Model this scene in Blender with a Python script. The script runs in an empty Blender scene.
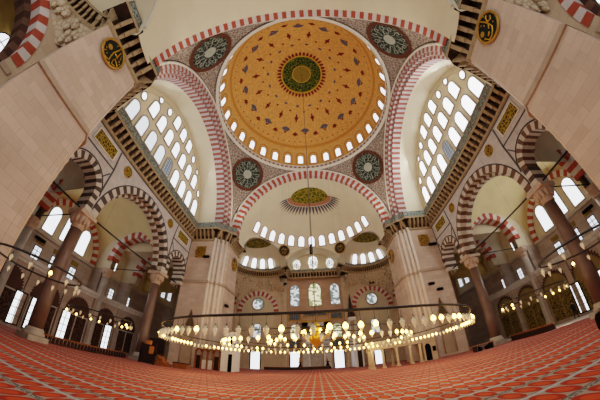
import bpy, math, random
from mathutils import Vector, Matrix
from mathutils.geometry import tessellate_polygon
random.seed(7)
PI = math.pi
COL = bpy.context.scene.collection
sin, cos, rad = math.sin, math.cos, math.radians

# ------------------------------------------------------------------ materials
def lin(h):
    h = h.lstrip('#')
    v = [int(h[i:i + 2], 16) / 255 for i in (0, 2, 4)]
    return tuple((c / 12.92 if c <= .04045 else ((c + .055) / 1.055) ** 2.4) for c in v) + (1,)

class NT:
    def __init__(s, name):
        s.m = bpy.data.materials.new(name)
        s.m.use_nodes = True
        s.t = s.m.node_tree
        s.b = s.t.nodes['Principled BSDF']
        s.o = s.t.nodes['Material Output']
    def n(s, typ, **kw):
        nd = s.t.nodes.new(typ)
        for k, v in kw.items():
            setattr(nd, k, v)
        return nd
    def l(s, a, b):
        s.t.links.new(a, b)
    def put(s, sock, v):
        if hasattr(v, 'is_output') or isinstance(v, bpy.types.NodeSocket):
            s.l(v, sock)
        else:
            sock.default_value = v
    def math(s, op, a, b=0.0, c=None, clamp=False):
        nd = s.n('ShaderNodeMath', operation=op, use_clamp=clamp)
        s.put(nd.inputs[0], a)
        s.put(nd.inputs[1], b)
        if c is not None:
            s.put(nd.inputs[2], c)
        return nd.outputs[0]
    def mix(s, f, a, b, typ='MIX'):
        nd = s.n('ShaderNodeMix', data_type='RGBA', blend_type=typ)
        s.put(nd.inputs[0], f)
        s.put(nd.inputs[6], a)
        s.put(nd.inputs[7], b)
        return nd.outputs[2]
    def pos(s):
        g = s.n('ShaderNodeNewGeometry')
        x = s.n('ShaderNodeSeparateXYZ')
        s.l(g.outputs['Position'], x.inputs[0])
        return g.outputs['Position'], x.outputs[0], x.outputs[1], x.outputs[2]
    def comb(s, x, y, z=0.0):
        c = s.n('ShaderNodeCombineXYZ')
        for i, v in enumerate((x, y, z)):
            s.put(c.inputs[i], v)
        return c.outputs[0]
    def noise(s, vec, scale, detail=3.0):
        nd = s.n('ShaderNodeTexNoise')
        s.l(vec, nd.inputs['Vector'])
        nd.inputs['Scale'].default_value = scale
        nd.inputs['Detail'].default_value = detail
        return nd.outputs['Fac']

M = {}
def pbr(name, c, rough=.75, metal=0.0, var=.18, scale=1.2, spec=.3):
    k = NT(name)
    p, x, y, z = k.pos()
    nz = k.noise(p, scale)
    c = lin(c)
    d = tuple(v * (1 - var) for v in c[:3]) + (1,)
    u = tuple(min(1, v * (1 + var)) for v in c[:3]) + (1,)
    f = k.math('MULTIPLY_ADD', nz, 2.2, -.6, clamp=True)
    k.l(k.mix(f, d, u), k.b.inputs['Base Color'])
    k.b.inputs['Roughness'].default_value = rough
    k.b.inputs['Metallic'].default_value = metal
    k.b.inputs['Specular IOR Level'].default_value = spec
    M[name] = k.m
    return k.m

def ashlar(name, c1, c2, mortar, bw=1.5, bh=.62, size=.012, var=.1):
    k = NT(name)
    p, x, y, z = k.pos()
    br = k.n('ShaderNodeTexBrick', offset=.5)
    k.l(k.comb(k.math('ADD', x, y), z), br.inputs['Vector'])
    for nm, v in (('Color1', lin(c1)), ('Color2', lin(c2)), ('Mortar', lin(mortar)), ('Scale', 1.0), ('Mortar Size', size),
                  ('Mortar Smooth', .4), ('Brick Width', bw), ('Row Height', bh)):
        br.inputs[nm].default_value = v
    n1 = k.noise(p, .35, 5)
    n2 = k.noise(p, 3.5, 4)
    f = k.math('MULTIPLY_ADD', n1, 1.4, -.2, clamp=True)
    a = k.mix(f, (.82, .80, .78, 1), (1.1, 1.06, 1.02, 1))
    b = k.mix(n2, (.93, .92, .91, 1), (1.06, 1.06, 1.06, 1))
    k.l(k.mix(1.0, k.mix(1.0, br.outputs['Color'], a, 'MULTIPLY'), b, 'MULTIPLY'), k.b.inputs['Base Color'])
    k.b.inputs['Roughness'].default_value = .8
    k.b.inputs['Specular IOR Level'].default_value = .2
    M[name] = k.m
    return k.m

def glow(name, c, s, c2=None, scale=0):
    k = NT(name)
    e = k.n('ShaderNodeEmission')
    e.inputs['Strength'].default_value = s
    if c2:
        p, *_ = k.pos()
        v = k.n('ShaderNodeTexVoronoi')
        k.l(p, v.inputs['Vector'])
        v.inputs['Scale'].default_value = scale
        w = k.n('ShaderNodeSeparateColor')
        k.l(v.outputs['Color'], w.inputs[0])
        f = k.math('GREATER_THAN', w.outputs[0], .52)
        k.l(k.mix(f, lin(c), lin(c2)), e.inputs['Color'])
    else:
        e.inputs['Color'].default_value = lin(c)
    k.l(e.outputs[0], k.o.inputs['Surface'])
    M[name] = k.m
    return k.m

def speckle(name, c1, c2, scale, thr=.5, rough=.8, c3=None):
    """two-tone painted arabesque"""
    k = NT(name)
    p, *_ = k.pos()
    v = k.n('ShaderNodeTexVoronoi', feature='DISTANCE_TO_EDGE')
    k.l(p, v.inputs['Vector'])
    v.inputs['Scale'].default_value = scale
    f = k.math('LESS_THAN', v.outputs['Distance'], thr * .12)
    col = k.mix(f, lin(c1), lin(c2))
    nz = k.noise(p, scale * .8, 2)
    g = k.math('GREATER_THAN', nz, .56)
    col = k.mix(k.math('MULTIPLY', g, .55), col, lin(c3 or c2))
    k.l(col, k.b.inputs['Base Color'])
    k.b.inputs['Roughness'].default_value = rough
    k.b.inputs['Specular IOR Level'].default_value = .2
    M[name] = k.m
    return k.m

ashlar('pier_stone', '#cebcb0', '#bfac9f', '#ac9a8e', 1.3, .52, .01)
ashlar('wall_stone', '#c9b8a2', '#bfae98', '#a99884', 1.6, .66, .01)
ashlar('bay_stone', '#c0a38f', '#b49883', '#a08873', 1.2, .5, .01)
ashlar('aisle_stone', '#ada199', '#9b8f88', '#7f746e', 1.6, .7)
pbr('pier_trim', '#ab9785', var=.1)
pbr('pier_light', '#dcd0c4', var=.06)
pbr('cream', '#d8ceb4', var=.05, scale=.4)
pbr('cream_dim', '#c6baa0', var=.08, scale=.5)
pbr('ochre', '#a58a4c', var=.25, scale=.8)
pbr('vsr_red', '#a24e3c', var=.14, scale=2)
pbr('vsr_white', '#c8c2c0', var=.07, scale=2)
pbr('vsr_dark', '#4f4643', var=.15, scale=2)
pbr('vsr_pale', '#c4beb6', var=.08, scale=2)
pbr('vsr_brown', '#6a5244', var=.15, scale=2)
pbr('marble', '#bdb9b8', var=.14, scale=1.6, rough=.5)
pbr('marble_white', '#dcd8d4', var=.06, rough=.45)
pbr('strap', '#4b4c4e', var=.1)
pbr('white_mould', '#cfc9bd', var=.05)
pbr('dark_line', '#3d332e', var=.05)
pbr('porphyry', '#6d584e', var=.2, scale=1.0, rough=.38, spec=.5)
pbr('pale_column', '#aaa29b', var=.15, scale=1.5, rough=.5)
pbr('capital', '#b7a191', var=.16, scale=4)
pbr('corbel', '#9d8a6d', var=.2, scale=3)
pbr('recess', '#38281d', var=.3, scale=3)  # dark brown puts the shade between the corbels into the colour
pbr('ring_grey', '#b7ada4', var=.08, scale=6)
pbr('ring_brown', '#7c5a4c', var=.15, scale=6)
pbr('iron', '#262523', var=.1, rough=.5, spec=.4)
pbr('iron_pale', '#77736c', var=.1, rough=.4, spec=.5)
pbr('black', '#060606', var=.1, rough=.8, spec=.1)
pbr('wood_dark', '#2b1a12', var=.3, scale=3, rough=.5)
pbr('wood_brown', '#83502b', var=.25, scale=3, rough=.5)
pbr('wood_orange', '#c07a35', var=.15, scale=3, rough=.5)
pbr('gold', '#a87f2a', var=.12, rough=.45, metal=.25, spec=.5)
pbr('gold_bright', '#d8a52c', var=.1, rough=.3, metal=.5, spec=.6)
pbr('roundel_green', '#16211b', var=.2, scale=3)
pbr('dome_orange', '#d19a55', var=.22, scale=2.6)
pbr('dome_dark_orange', '#b97f38', var=.1, scale=1)
pbr('dome_red', '#6f2514', var=.2, scale=2)
pbr('dome_blue', '#565560', var=.2, scale=2)
pbr('dome_pink', '#cfa164', var=.06)
pbr('dome_olive', '#7d6c26', var=.25, scale=3)
pbr('dome_gold', '#b8922e', var=.1)
speckle('dome_green', '#1f3818', '#6f6c26', 1.8, .6, c3='#37501f')
pbr('vsr_dusky', '#8f5247', var=.14, scale=2)
pbr('vsr_lilac', '#b1abac', var=.07, scale=2)
pbr('vault_cream', '#c9bb90', var=.08, scale=.5)
speckle('medal_gold', '#4b541d', '#94802a', 1.4, .8, c3='#746a22')
speckle('pendentive', '#73635b', '#a89c91', 2.4, .7, c3='#8b7d74')
speckle('swirl_dark', '#262e2b', '#7f877c', 1.7, .35, c3='#343d38')
pbr('swirl_pale', '#9a9f93', var=.1)
pbr('roundel_brown', '#54301f', var=.15)
speckle('script_gold', '#413a1a', '#a38c33', 3.2, 1.0, c3='#756729')
speckle('lattice', '#4f5a55', '#8e9a92', 5.0, 1.3, c3='#2c3431')
speckle('muqarnas', '#c9b9a2', '#ab9a80', 2.2, .6, c3='#bbaa90')
speckle('script_dark', '#57431c', '#8a6a28', 3.2, 1.0, c3='#6b5322')
glow('window_amber', '#ffd45a', 2.0, '#c98f1f', 1.2)
speckle('tile_blue', '#3b4450', '#7f8a90', 3.5, .7, c3='#566069')
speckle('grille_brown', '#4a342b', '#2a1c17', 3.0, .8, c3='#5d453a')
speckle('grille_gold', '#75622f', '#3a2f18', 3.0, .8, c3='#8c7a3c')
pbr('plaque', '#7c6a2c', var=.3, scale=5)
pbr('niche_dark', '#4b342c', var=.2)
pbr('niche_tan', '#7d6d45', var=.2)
pbr('niche_stone', '#a9957f', var=.12)
pbr('spire_olive', '#5a4d33', var=.15)
pbr('win_frame', '#9b958d', var=.08)
pbr('win_frame_red', '#a4705a', var=.1)
pbr('lead', '#6f706e', var=.1)
pbr('skin', '#b98468', var=.05)
pbr('cloth_dark', '#1d2027', var=.15)
pbr('floor_stone', '#d8cfc6', var=.15, scale=1)
pbr('shell', '#8b7d66', var=.05)
pbr('red_cloth', '#a3452f', var=.2)
glow('day', '#f6f8ff', 3.2)
glow('day_soft', '#e9eef6', 2.0)
glow('day_dim', '#b9c2cc', .75)
glow('day_bright', '#fdfdff', 5.0)
glow('stained', '#ffffff', 1.1, '#7d8a86', 2.6)
glow('stained_warm', '#fff2c8', 1.6, '#8a8f62', 2.6)
glow('snow', '#ffffff', 3.2, '#b9b5aa', 2.2)
glow('bulb_lit', '#ffbe55', 26.0)
glow('bulb_off', '#ffdcae', .5)  # unlit bulbs, painted with a faint glow of their own

def glass_mat(nm, es):
    k = NT(nm)
    k.b.inputs['Base Color'].default_value = lin('#efe6d4')
    k.b.inputs['Roughness'].default_value = .25
    k.b.inputs['Emission Color'].default_value = lin('#ffbe62')
    k.b.inputs['Emission Strength'].default_value = es
    M[nm] = k.m
glass_mat('lamp_glass', .22); glass_mat('lamp_lit', 1.1)  # glass of unlit lamps glows a little too, to look whiter

def carpet_mat():
    k = NT('carpet_weave')
    p, x, y, z = k.pos()
    ROW, CW = .95, .43
    yr = k.math('DIVIDE', k.math('ADD', y, 52.95), ROW)
    v = k.math('FRACT', yr)
    row = k.math('FLOOR', yr)
    odd = k.math('MODULO', row, 2.0)
    u = k.math('FRACT', k.math('DIVIDE', k.math('ADD', x, 60.0), CW))
    uu = k.math('ABSOLUTE', k.math('MULTIPLY_ADD', u, 2.0, -1.0))
    vv = k.math('ABSOLUTE', k.math('DIVIDE', k.math('SUBTRACT', v, .585), .42))
    e = k.math('ADD', k.math('POWER', k.math('DIVIDE', uu, .92), 2.2), k.math('POWER', vv, 2.0))
    inside = k.math('LESS_THAN', e, 1.0)
    core = k.math('LESS_THAN', e, .35)
    band = k.math('LESS_THAN', v, .15)
    edge = k.math('LESS_THAN', k.math('ABSOLUTE', k.math('SUBTRACT', v, .16)), .016)
    nz = k.noise(p, 9.0, 2)
    wob = k.math('MULTIPLY_ADD', k.noise(p, .25, 2), .5, .75)
    ground = k.mix(nz, lin('#8a7a72'), lin('#a59489'))
    red = k.mix(core, lin('#9c3422'), lin('#bd4c2b'))
    col = k.mix(inside, ground, red)
    sp = k.math('GREATER_THAN', k.noise(p, 14.0, 1), .5)
    dark = k.mix(sp, lin('#5b5955'), lin('#8f8b86'))
    light = k.mix(sp, lin('#96969b'), lin('#adabab'))
    col = k.mix(band, col, k.mix(odd, dark, light))
    col = k.mix(edge, col, lin('#5c4a3e'))
    col = k.mix(1.0, col, k.comb(wob, wob, wob), 'MULTIPLY')
    k.l(col, k.b.inputs['Base Color'])
    k.b.inputs['Roughness'].default_value = .95
    k.b.inputs['Specular IOR Level'].default_value = .1
    M['carpet'] = k.m
carpet_mat()

# ------------------------------------------------------------------ mesh builder
class MB:
    def __init__(s, sx=1, sy=1):
        s.v, s.f, s.mi, s.sm, s.mats = [], [], [], [], []
        s.sx, s.sy = sx, sy
    def slot(s, m):
        if m not in s.mats:
            s.mats.append(m)
        return s.mats.index(m)
    def p(s, q):
        s.v.append((s.sx * q[0], s.sy * q[1], q[2]))
        return len(s.v) - 1
    def face(s, idx, m, smooth=False):
        s.f.append(tuple(idx)); s.mi.append(s.slot(m)); s.sm.append(smooth)
    def poly(s, pts, m, smooth=False):
        s.face([s.p(q) for q in pts], m, smooth)
    def box(s, x0, x1, y0, y1, z0, z1, m):
        c = [s.p((x, y, z)) for z in (z0, z1) for x, y in ((x0, y0), (x1, y0), (x1, y1), (x0, y1))]
        for f in ((3, 2, 1, 0), (4, 5, 6, 7), (0, 1, 5, 4), (1, 2, 6, 5), (2, 3, 7, 6), (3, 0, 4, 7)):
            s.face([c[i] for i in f], m)
    def hexa(s, pts, m):
        c = [s.p(q) for q in pts]
        for f in ((3, 2, 1, 0), (4, 5, 6, 7), (0, 1, 5, 4), (1, 2, 6, 5), (2, 3, 7, 6), (3, 0, 4, 7)):
            s.face([c[i] for i in f], m)
    def prism(s, poly, z0, z1, m, caps=True):
        a = [s.p((x, y, z0)) for x, y in poly]
        b = [s.p((x, y, z1)) for x, y in poly]
        n = len(poly)
        for i in range(n):
            j = (i + 1) % n
            s.face((a[i], a[j], b[j], b[i]), m)
        if caps:
            s.face(a[::-1], m); s.face(b, m)
    def surf(s, fn, us, vs, m, keep=None, wrap=False, smooth=True):
        g = {}
        def V(i, j):
            ii = i % (len(us)) if wrap else i
            if (ii, j) not in g:
                g[(ii, j)] = s.p(fn(us[ii], vs[j]))
            return g[(ii, j)]
        nu = len(us) if wrap else len(us) - 1
        for i in range(nu):
            for j in range(len(vs) - 1):
                if keep:
                    u1 = us[(i + 1) % len(us)]
                    c = [fn(us[i], vs[j]), fn(u1, vs[j]), fn(u1, vs[j + 1]), fn(us[i], vs[j + 1])]
                    if not keep(tuple(sum(q[k] for q in c) / 4 for k in range(3))):
                        continue
                mm = m(i, j) if callable(m) else m
                s.face((V(i, j), V(i + 1, j), V(i + 1, j + 1), V(i, j + 1)), mm, smooth)
    def tube(s, pts, r, m, n=6, closed=False):
        pts = [Vector(q) for q in pts]
        N = len(pts)
        rings = []
        up = Vector((0, 0, 1))
        for i, q in enumerate(pts):
            a = pts[(i - 1) % N] if (closed or i > 0) else q
            b = pts[(i + 1) % N] if (closed or i < N - 1) else q
            t = (b - a).normalized()
            ref = up if abs(t.dot(up)) < .95 else Vector((1, 0, 0))
            u = t.cross(ref).normalized(); w = t.cross(u)
            rr = r[i] if isinstance(r, (list, tuple)) else r
            rings.append([s.p(q + u * (rr * cos(2 * PI * k / n)) + w * (rr * sin(2 * PI * k / n))) for k in range(n)])
        for i in range(N if closed else N - 1):
            A, B = rings[i], rings[(i + 1) % N]
            for k in range(n):
                s.face((A[k], A[(k + 1) % n], B[(k + 1) % n], B[k]), m, True)
        if not closed:
            s.face(rings[0][::-1], m); s.face(rings[-1], m)
    def lathe(s, prof, c, m, n=20, smooth=True):
        R = []
        for r, z in prof:
            R.append([s.p((c[0] + r * cos(2 * PI * k / n), c[1] + r * sin(2 * PI * k / n), z)) for k in range(n)])
        for i in range(len(prof) - 1):
            mm = m[i] if isinstance(m, list) else m
            for k in range(n):
                s.face((R[i][k], R[i][(k + 1) % n], R[i + 1][(k + 1) % n], R[i + 1][k]), mm, smooth)
        s.face(R[0][::-1], m[0] if isinstance(m, list) else m)
        s.face(R[-1], m[-1] if isinstance(m, list) else m)
    def arch(s, O, U, N, r0, r1, d0, d1, n, ms, a0=0.0, a1=PI, sub=2, zs=1.0):
        """ring of voussoirs: centre O, horizontal U, depth direction N"""
        O, U, N = Vector(O), Vector(U), Vector(N); W = Vector((0, 0, 1))
        def P(r, a, d): return O + U * (r * cos(a)) + W * (r * sin(a) * zs) + N * d
        for i in range(n):
            m = ms[i % len(ms)]
            A = a0 + (a1 - a0) * i / n; B = a0 + (a1 - a0) * (i + 1) / n
            for k in range(sub):
                a = A + (B - A) * k / sub; b = A + (B - A) * (k + 1) / sub
                s.poly((P(r0, a, d0), P(r1, a, d0), P(r1, b, d0), P(r0, b, d0)), m)
                s.poly((P(r0, a, d1), P(r0, b, d1), P(r1, b, d1), P(r1, a, d1)), m)
                s.poly((P(r0, a, d0), P(r0, b, d0), P(r0, b, d1), P(r0, a, d1)), m)
                s.poly((P(r1, a, d0), P(r1, a, d1), P(r1, b, d1), P(r1, b, d0)), m)
    def sheet(s, loops, fn, m):
        """flat (or mapped) face with holes"""
        L = [[Vector((a, b, 0)) for a, b in lp] for lp in loops]
        flat = [q for lp in loops for q in lp]
        base = [s.p(fn(a, b)) for a, b in flat]
        for t in tessellate_polygon(L):
            s.face([base[i] for i in t], m)
    def build(s, name, parent=None, kind=None):
        key = bpy.data.meshes.new(name)
        key.from_pydata(s.v, [], s.f)
        for m in s.mats:
            key.materials.append(M[m])
        key.polygons.foreach_set('material_index', s.mi)
        key.polygons.foreach_set('use_smooth', s.sm)
        key.update()
        o = bpy.data.objects.new(name, key)
        COL.objects.link(o)
        if parent:
            o.parent = parent
        if kind:
            o['kind'] = kind
        return o

def empty(name, loc=(0, 0, 0), kind=None):
    o = bpy.data.objects.new(name, None)
    COL.objects.link(o)
    o.location = loc
    if kind:
        o['kind'] = kind
    return o
def thing(name, label, cat, loc=(0, 0, 0), group=None):
    o = empty(name, loc)
    return tag(o, label, cat, group)
def tag(o, label, cat, group=None):
    o['label'] = label; o['category'] = cat; o['kind'] = 'thing'
    if group:
        o['group'] = group
    return o
def mobj(name, mesh, parent=None, mw=None):
    o = bpy.data.objects.new(name, mesh)
    COL.objects.link(o)
    if parent: o.parent = parent
    if mw is not None: o.matrix_local = mw
    return o
def frame_m(O, x, y, z=(0, 0, 1)):
    x, y, z = Vector(x).normalized(), Vector(y).normalized(), Vector(z).normalized()
    m = Matrix(((x.x, y.x, z.x, O[0]), (x.y, y.y, z.y, O[1]), (x.z, y.z, z.z, O[2]), (0, 0, 0, 1)))
    return m
def lsp(a, b, n): return [a + (b - a) * i / (n - 1) for i in range(n)]

TRIM = [0]
def trim_name():
    TRIM[0] += 1
    return 'trim_%d' % TRIM[0]

# ------------------------------------------------------------------ windows
WCACHE, WN = {}, [0]
def outline(w, h, rnd, n=8):
    if rnd == 'round':
        return [(w / 2 * cos(2 * PI * i / 20), h / 2 + h / 2 * sin(2 * PI * i / 20)) for i in range(20)]
    if rnd == 'rect':
        return [(-w / 2, 0), (w / 2, 0), (w / 2, h), (-w / 2, h)]
    zs = h - w / 2 * 1.08
    return [(-w / 2, 0), (w / 2, 0)] + [(w / 2 * cos(a), zs + w / 2 * 1.08 * sin(a)) for a in lsp(0, PI, n)]
def win_mesh(w, h, shape, pm, fm, fw, bars):
    key = (round(w, 2), round(h, 2), shape, pm, fm, fw, bars)
    if key in WCACHE: return WCACHE[key]
    ol = outline(w, h, shape)
    a = MB(); a.sheet([ol], lambda u, v: (u, .03, v), pm)
    pane = a.build('pane').data
    b = MB()
    cx, cz = 0, h / 2
    big = [((u) * (1 + 2 * fw / w), cz + (v - cz) * (1 + 2 * fw / h)) for u, v in ol]
    n = len(ol)
    for i in range(n):
        j = (i + 1) % n
        p0, p1, q0, q1 = ol[i], ol[j], big[i], big[j]
        b.poly([(p0[0], .1, p0[1]), (p1[0], .1, p1[1]), (q1[0], .1, q1[1]), (q0[0], .1, q0[1])], fm)
        b.poly([(p0[0], .1, p0[1]), (p0[0], 0, p0[1]), (p1[0], 0, p1[1]), (p1[0], .1, p1[1])], fm)
        b.poly([(q0[0], .1, q0[1]), (q1[0], .1, q1[1]), (q1[0], 0, q1[1]), (q0[0], 0, q0[1])], fm)
    frm = b.build('window_frame').data
    bar = None
    if bars:
        c = MB()
        nx, nz = bars
        t = .035
        for i in range(1, nx):
            x = -w / 2 + w * i / nx
            c.box(x - t, x + t, .04, .08, 0, h * .97, 'lead')
        for i in range(1, nz):
            z = h * i / nz
            c.box(-w / 2 * .97, w / 2 * .97, .04, .08, z - t, z + t, 'lead')
        bar = c.build('window_bars').data
    for o in [o for o in bpy.data.objects if o.data in (pane, frm, bar) and o.data is not None]:
        bpy.data.objects.remove(o)
    WCACHE[key] = (pane, frm, bar)
    return WCACHE[key]
def window(O, nrm, w, h, shape='arch', pm='day', fm='win_frame', fw=.12, bars=None, z=(0, 0, 1)):
    WN[0] += 1
    y = Vector(nrm).normalized(); zz = Vector(z)
    x = y.cross(zz).normalized(); zz = x.cross(y).normalized()
    r = empty('window_%d' % WN[0], (0, 0, 0), 'structure')
    r.matrix_world = frame_m(O, x, y, zz)
    pane, frm, bar = win_mesh(w, h, shape, pm, fm, fw, bars)
    mobj('pane', pane, r); mobj('window_frame', frm, r)
    if bar: mobj('window_bars', bar, r)
    return r

# ------------------------------------------------------------------ cornice with muqarnas corbels, railing
def offset_path(path, d, closed=False):
    """shift a plan polyline to its left by d (mitred)"""
    n = len(path); out = []
    for i, p in enumerate(path):
        p = Vector(p)
        a = Vector(path[i - 1]) if (i > 0 or closed) else None
        b = Vector(path[(i + 1) % n]) if (i < n - 1 or closed) else None
        ns = []
        for s, e in ((a, p), (p, b)):
            if s is None or e is None or (e - s).length < 1e-6: continue
            t = (e - s).normalized(); ns.append(Vector((-t.y, t.x)))
        if len(ns) == 2:
            m = (ns[0] + ns[1]); m = m / max(.35, m.dot(m) / 2) if m.length > 1e-6 else ns[0]
        else: m = ns[0]
        out.append((p.x + m.x * d, p.y + m.y * d))
    return out
def sweep(mb, path, prof, m, closed=False):
    """prof: list of (offset, z, material of the strip that follows)"""
    rows = []
    for d, z in prof:
        rows.append([(x, y, z) for x, y in offset_path(path, d, closed)])
    n = len(path)
    for i in range(len(prof) - 1):
        mm = m[i] if isinstance(m, list) else m
        for k in range(n if closed else n - 1):
            j = (k + 1) % n
            mb.poly((rows[i][k], rows[i][j], rows[i + 1][j], rows[i + 1][k]), mm)
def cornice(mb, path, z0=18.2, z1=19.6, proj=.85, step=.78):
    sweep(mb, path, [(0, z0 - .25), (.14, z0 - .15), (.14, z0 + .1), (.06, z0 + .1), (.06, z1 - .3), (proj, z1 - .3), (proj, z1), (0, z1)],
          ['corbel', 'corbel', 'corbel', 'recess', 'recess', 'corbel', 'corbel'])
    a, b = path, offset_path(path, 1.0)
    for i in range(len(path) - 1):
        p, q = Vector(path[i]), Vector(path[i + 1])
        L = (q - p).length
        k = max(1, round(L / step))
        t = (q - p).normalized(); nn = Vector((-t.y, t.x))
        for j in range(k):
            c = p + t * (L * (j + .5) / k)
            w = L / k * .17
            def Q(u, d, z): r = c + t * u + nn * d; return (r.x, r.y, z)
            for (da, db, za, zb, ww) in ((.06, .42, z0 + .1, z0 + .62, w), (.42, proj - .04, z0 + .5, z1 - .3, w * 1.25)):
                mb.hexa([Q(-ww, .0, za), Q(ww, .0, za), Q(ww, da + .06, za), Q(-ww, da + .06, za),
                         Q(-ww, .0, zb), Q(ww, .0, zb), Q(ww, db, zb), Q(-ww, db, zb)], 'corbel')
def railing(mb, path, z=19.6, h=.95, off=.72):
    pp = offset_path(path, off)
    for i in range(len(pp) - 1):
        p, q = Vector(pp[i]), Vector(pp[i + 1]); L = (q - p).length
        if L < .05: continue
        t = (q - p) / L; nn = Vector((-t.y, t.x))
        def bx(u0, u1, d, za, zb, m):
            c = [p + t * u0 - nn * d, p + t * u1 - nn * d, p + t * u1 + nn * d, p + t * u0 + nn * d]
            mb.prism([(v.x, v.y) for v in c], za, zb, m)
        bx(0, L, .02, z + .1, z + h - .08, 'lattice')
        bx(0, L, .06, z + h - .08, z + h, 'iron_pale')
        bx(0, L, .06, z, z + .1, 'iron_pale')
        k = max(1, round(L / 1.4))
        for j in range(k + 1):
            u = min(L - .05, max(.05, L * j / k)); bx(u - .05, u + .05, .07, z, z + h + .06, 'iron_pale')

# ------------------------------------------------------------------ constants of the building
A, Z0, HR, RP = 13.2, 20.05, 33.25, 13.2 * math.sqrt(2)
CZ0, CZ1 = 18.2, 19.6
RW = ['vsr_red', 'vsr_white']
SIDE = {-1: 'left', 1: 'right'}

# floor, and an added outer box that keeps bright sky out of gaps
m = MB(); m.box(-31, 31, -31, 30.2, -.4, -.02, 'floor_stone'); m.build('floor', kind='structure')
m = MB()
m.poly([(-31, -31, 49), (31, -31, 49), (31, 31, 49), (-31, 31, 49)], 'shell')
m.poly([(-31, -31, -1), (-31, 31, -1), (-31, 31, 49), (-31, -31, 49)], 'shell')
m.poly([(31, -31, -1), (31, 31, -1), (31, 31, 49), (31, -31, 49)], 'shell')
m.poly([(-31, 30.6, -1), (31, 30.6, -1), (31, 30.6, 49), (-31, 30.6, 49)], 'shell')
m.build('wall_outer_shell', kind='structure')  # added box, not a real wall; blocks sky light except at the rear
m = MB()
for x0, x1, y0, y1 in ((-15.7, 15.7, -30.5, -17), (-27.2, 21.6, -17, 17.5), (-15.7, 15.7, 17.5, 28.2)):
    m.poly([(x0, y0, 0), (x1, y0, 0), (x1, y1, 0), (x0, y1, 0)], 'carpet')
tag(m.build('prayer_carpet'), 'red and orange prayer carpet with grey row bands covering the whole hall floor', 'carpet')

# ------------------------------------------------------------------ great dome
ZC, RD = 33.6, 13.2
def dome_pt(psi, az, r=RD): return (r * sin(psi) * sin(az), r * sin(psi) * cos(az), ZC + r * cos(psi))
dome = empty('ceiling_dome', (0, 0, 0), 'structure')
m = MB()
m.surf(lambda a, p: dome_pt(p, a), [2 * PI * i / 96 for i in range(96)], lsp(.0, PI / 2, 34),
       lambda i, j: 'dome_orange' if j < 24 else ('dome_dark_orange' if j < 25 else 'dome_orange'), wrap=True)
m.build('dome_shell', dome)
def decal(mb, psi, az, pts, mat, r):
    """small painted shape: pts in (tangential, radial-outwards) metres on the dome"""
    out = []
    for u, v in pts:
        q = psi + v / RD
        out.append(dome_pt(q, az + u / (RD * max(.15, sin(psi))), r))
    mb.face([mb.p(q) for q in out], mat)
m = MB()
def ring(mb, p0, p1, mat, r, n=64):
    mb.surf(lambda a, p: dome_pt(p, a, r), [2 * PI * i / n for i in range(n)], lsp(p0, p1, 4), mat, wrap=True)
ring(m, 0.0, rad(16.3), 'dome_green', RD - .06); ring(m, rad(16.3), rad(17.6), 'dome_gold', RD - .07)
ring(m, 0.0, rad(7.2), 'dome_olive', RD - .08); ring(m, rad(7.2), rad(7.9), 'dome_gold', RD - .09)
for i in range(40):
    a = 2 * PI * i / 40
    decal(m, rad(18.2), a, [(-.26, -.15), (.26, -.15), (.2, .35), (0, .75), (-.2, .35)], 'dome_red', RD - .06)
m.build('crown_medallion', dome)
m = MB()
ell = lambda a, b, n=10: [(a * cos(2 * PI * i / n), b * sin(2 * PI * i / n)) for i in range(n)]
for i in range(16):
    a = 2 * PI * (i + .5) / 16; b = 2 * PI * i / 16
    decal(m, rad(29), a, ell(.34, .22), 'dome_blue', RD - .05)
    decal(m, rad(34), b, ell(.2, .2), 'dome_red', RD - .05)
    decal(m, rad(40), a, [(0, -.95), (.16, -.6), (.12, -.45), (.42, 0), (.12, .45), (.16, .6), (0, .95), (-.16, .6), (-.12, .45), (-.42, 0), (-.12, -.45), (-.16, -.6)], 'dome_red', RD - .05)
    cres = [(-.95, .15), (-.55, -.3), (0, -.5), (.55, -.3), (.95, .15), (.55, .25), (.3, .6), (0, .3), (-.3, .6), (-.55, .25)]
    decal(m, rad(51), b, cres, 'dome_blue', RD - .05)
    decal(m, rad(54), b, ell(.25, .2), 'dome_red', RD - .06)
    decal(m, rad(55), a, [(-.6, .25), (-.35, -.25), (0, -.5), (.35, -.25), (.6, .25), (.2, .2), (0, .5), (-.2, .2)], 'dome_red', RD - .05)
    for s in (-.25, .25):
        decal(m, rad(45.5), a + s * .5, ell(.16, .16, 6), 'dome_dark_orange', RD - .05)
for i in range(64):
    a = 2 * PI * i / 64
    decal(m, rad(62), a, ell(.13, .16, 6), 'dome_red' if i % 2 else 'dome_blue', RD - .05)
m.build('painted_cartouches', dome)
m = MB()
for i in range(32):
    a = 2 * PI * (i + .5) / 32
    for k, (w, h0, h1, mat) in enumerate(((1.2, -2.4, 1.2, 'dome_pink'), (.98, -1.9, 1.2, 'dome_dark_orange'), (.76, -1.5, 1.2, 'dome_pink'))):
        def npt(u, t, w=w, h0=h0, h1=h1, k=k):
            v = h1 + (h0 - h1) * t
            hs = h0 * .45
            ww = w if v > hs else w * math.sqrt(max(0.0, 1 - ((v - hs) / (h0 * .55)) ** 2))
            psi = rad(80.5) + v / RD
            return dome_pt(psi, a + u * ww / (RD * sin(psi)), RD - .04 - .02 * k)
        m.surf(npt, lsp(-1, 1, 5), lsp(0, 1, 12), mat)
m.build('painted_niches', dome)
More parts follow.
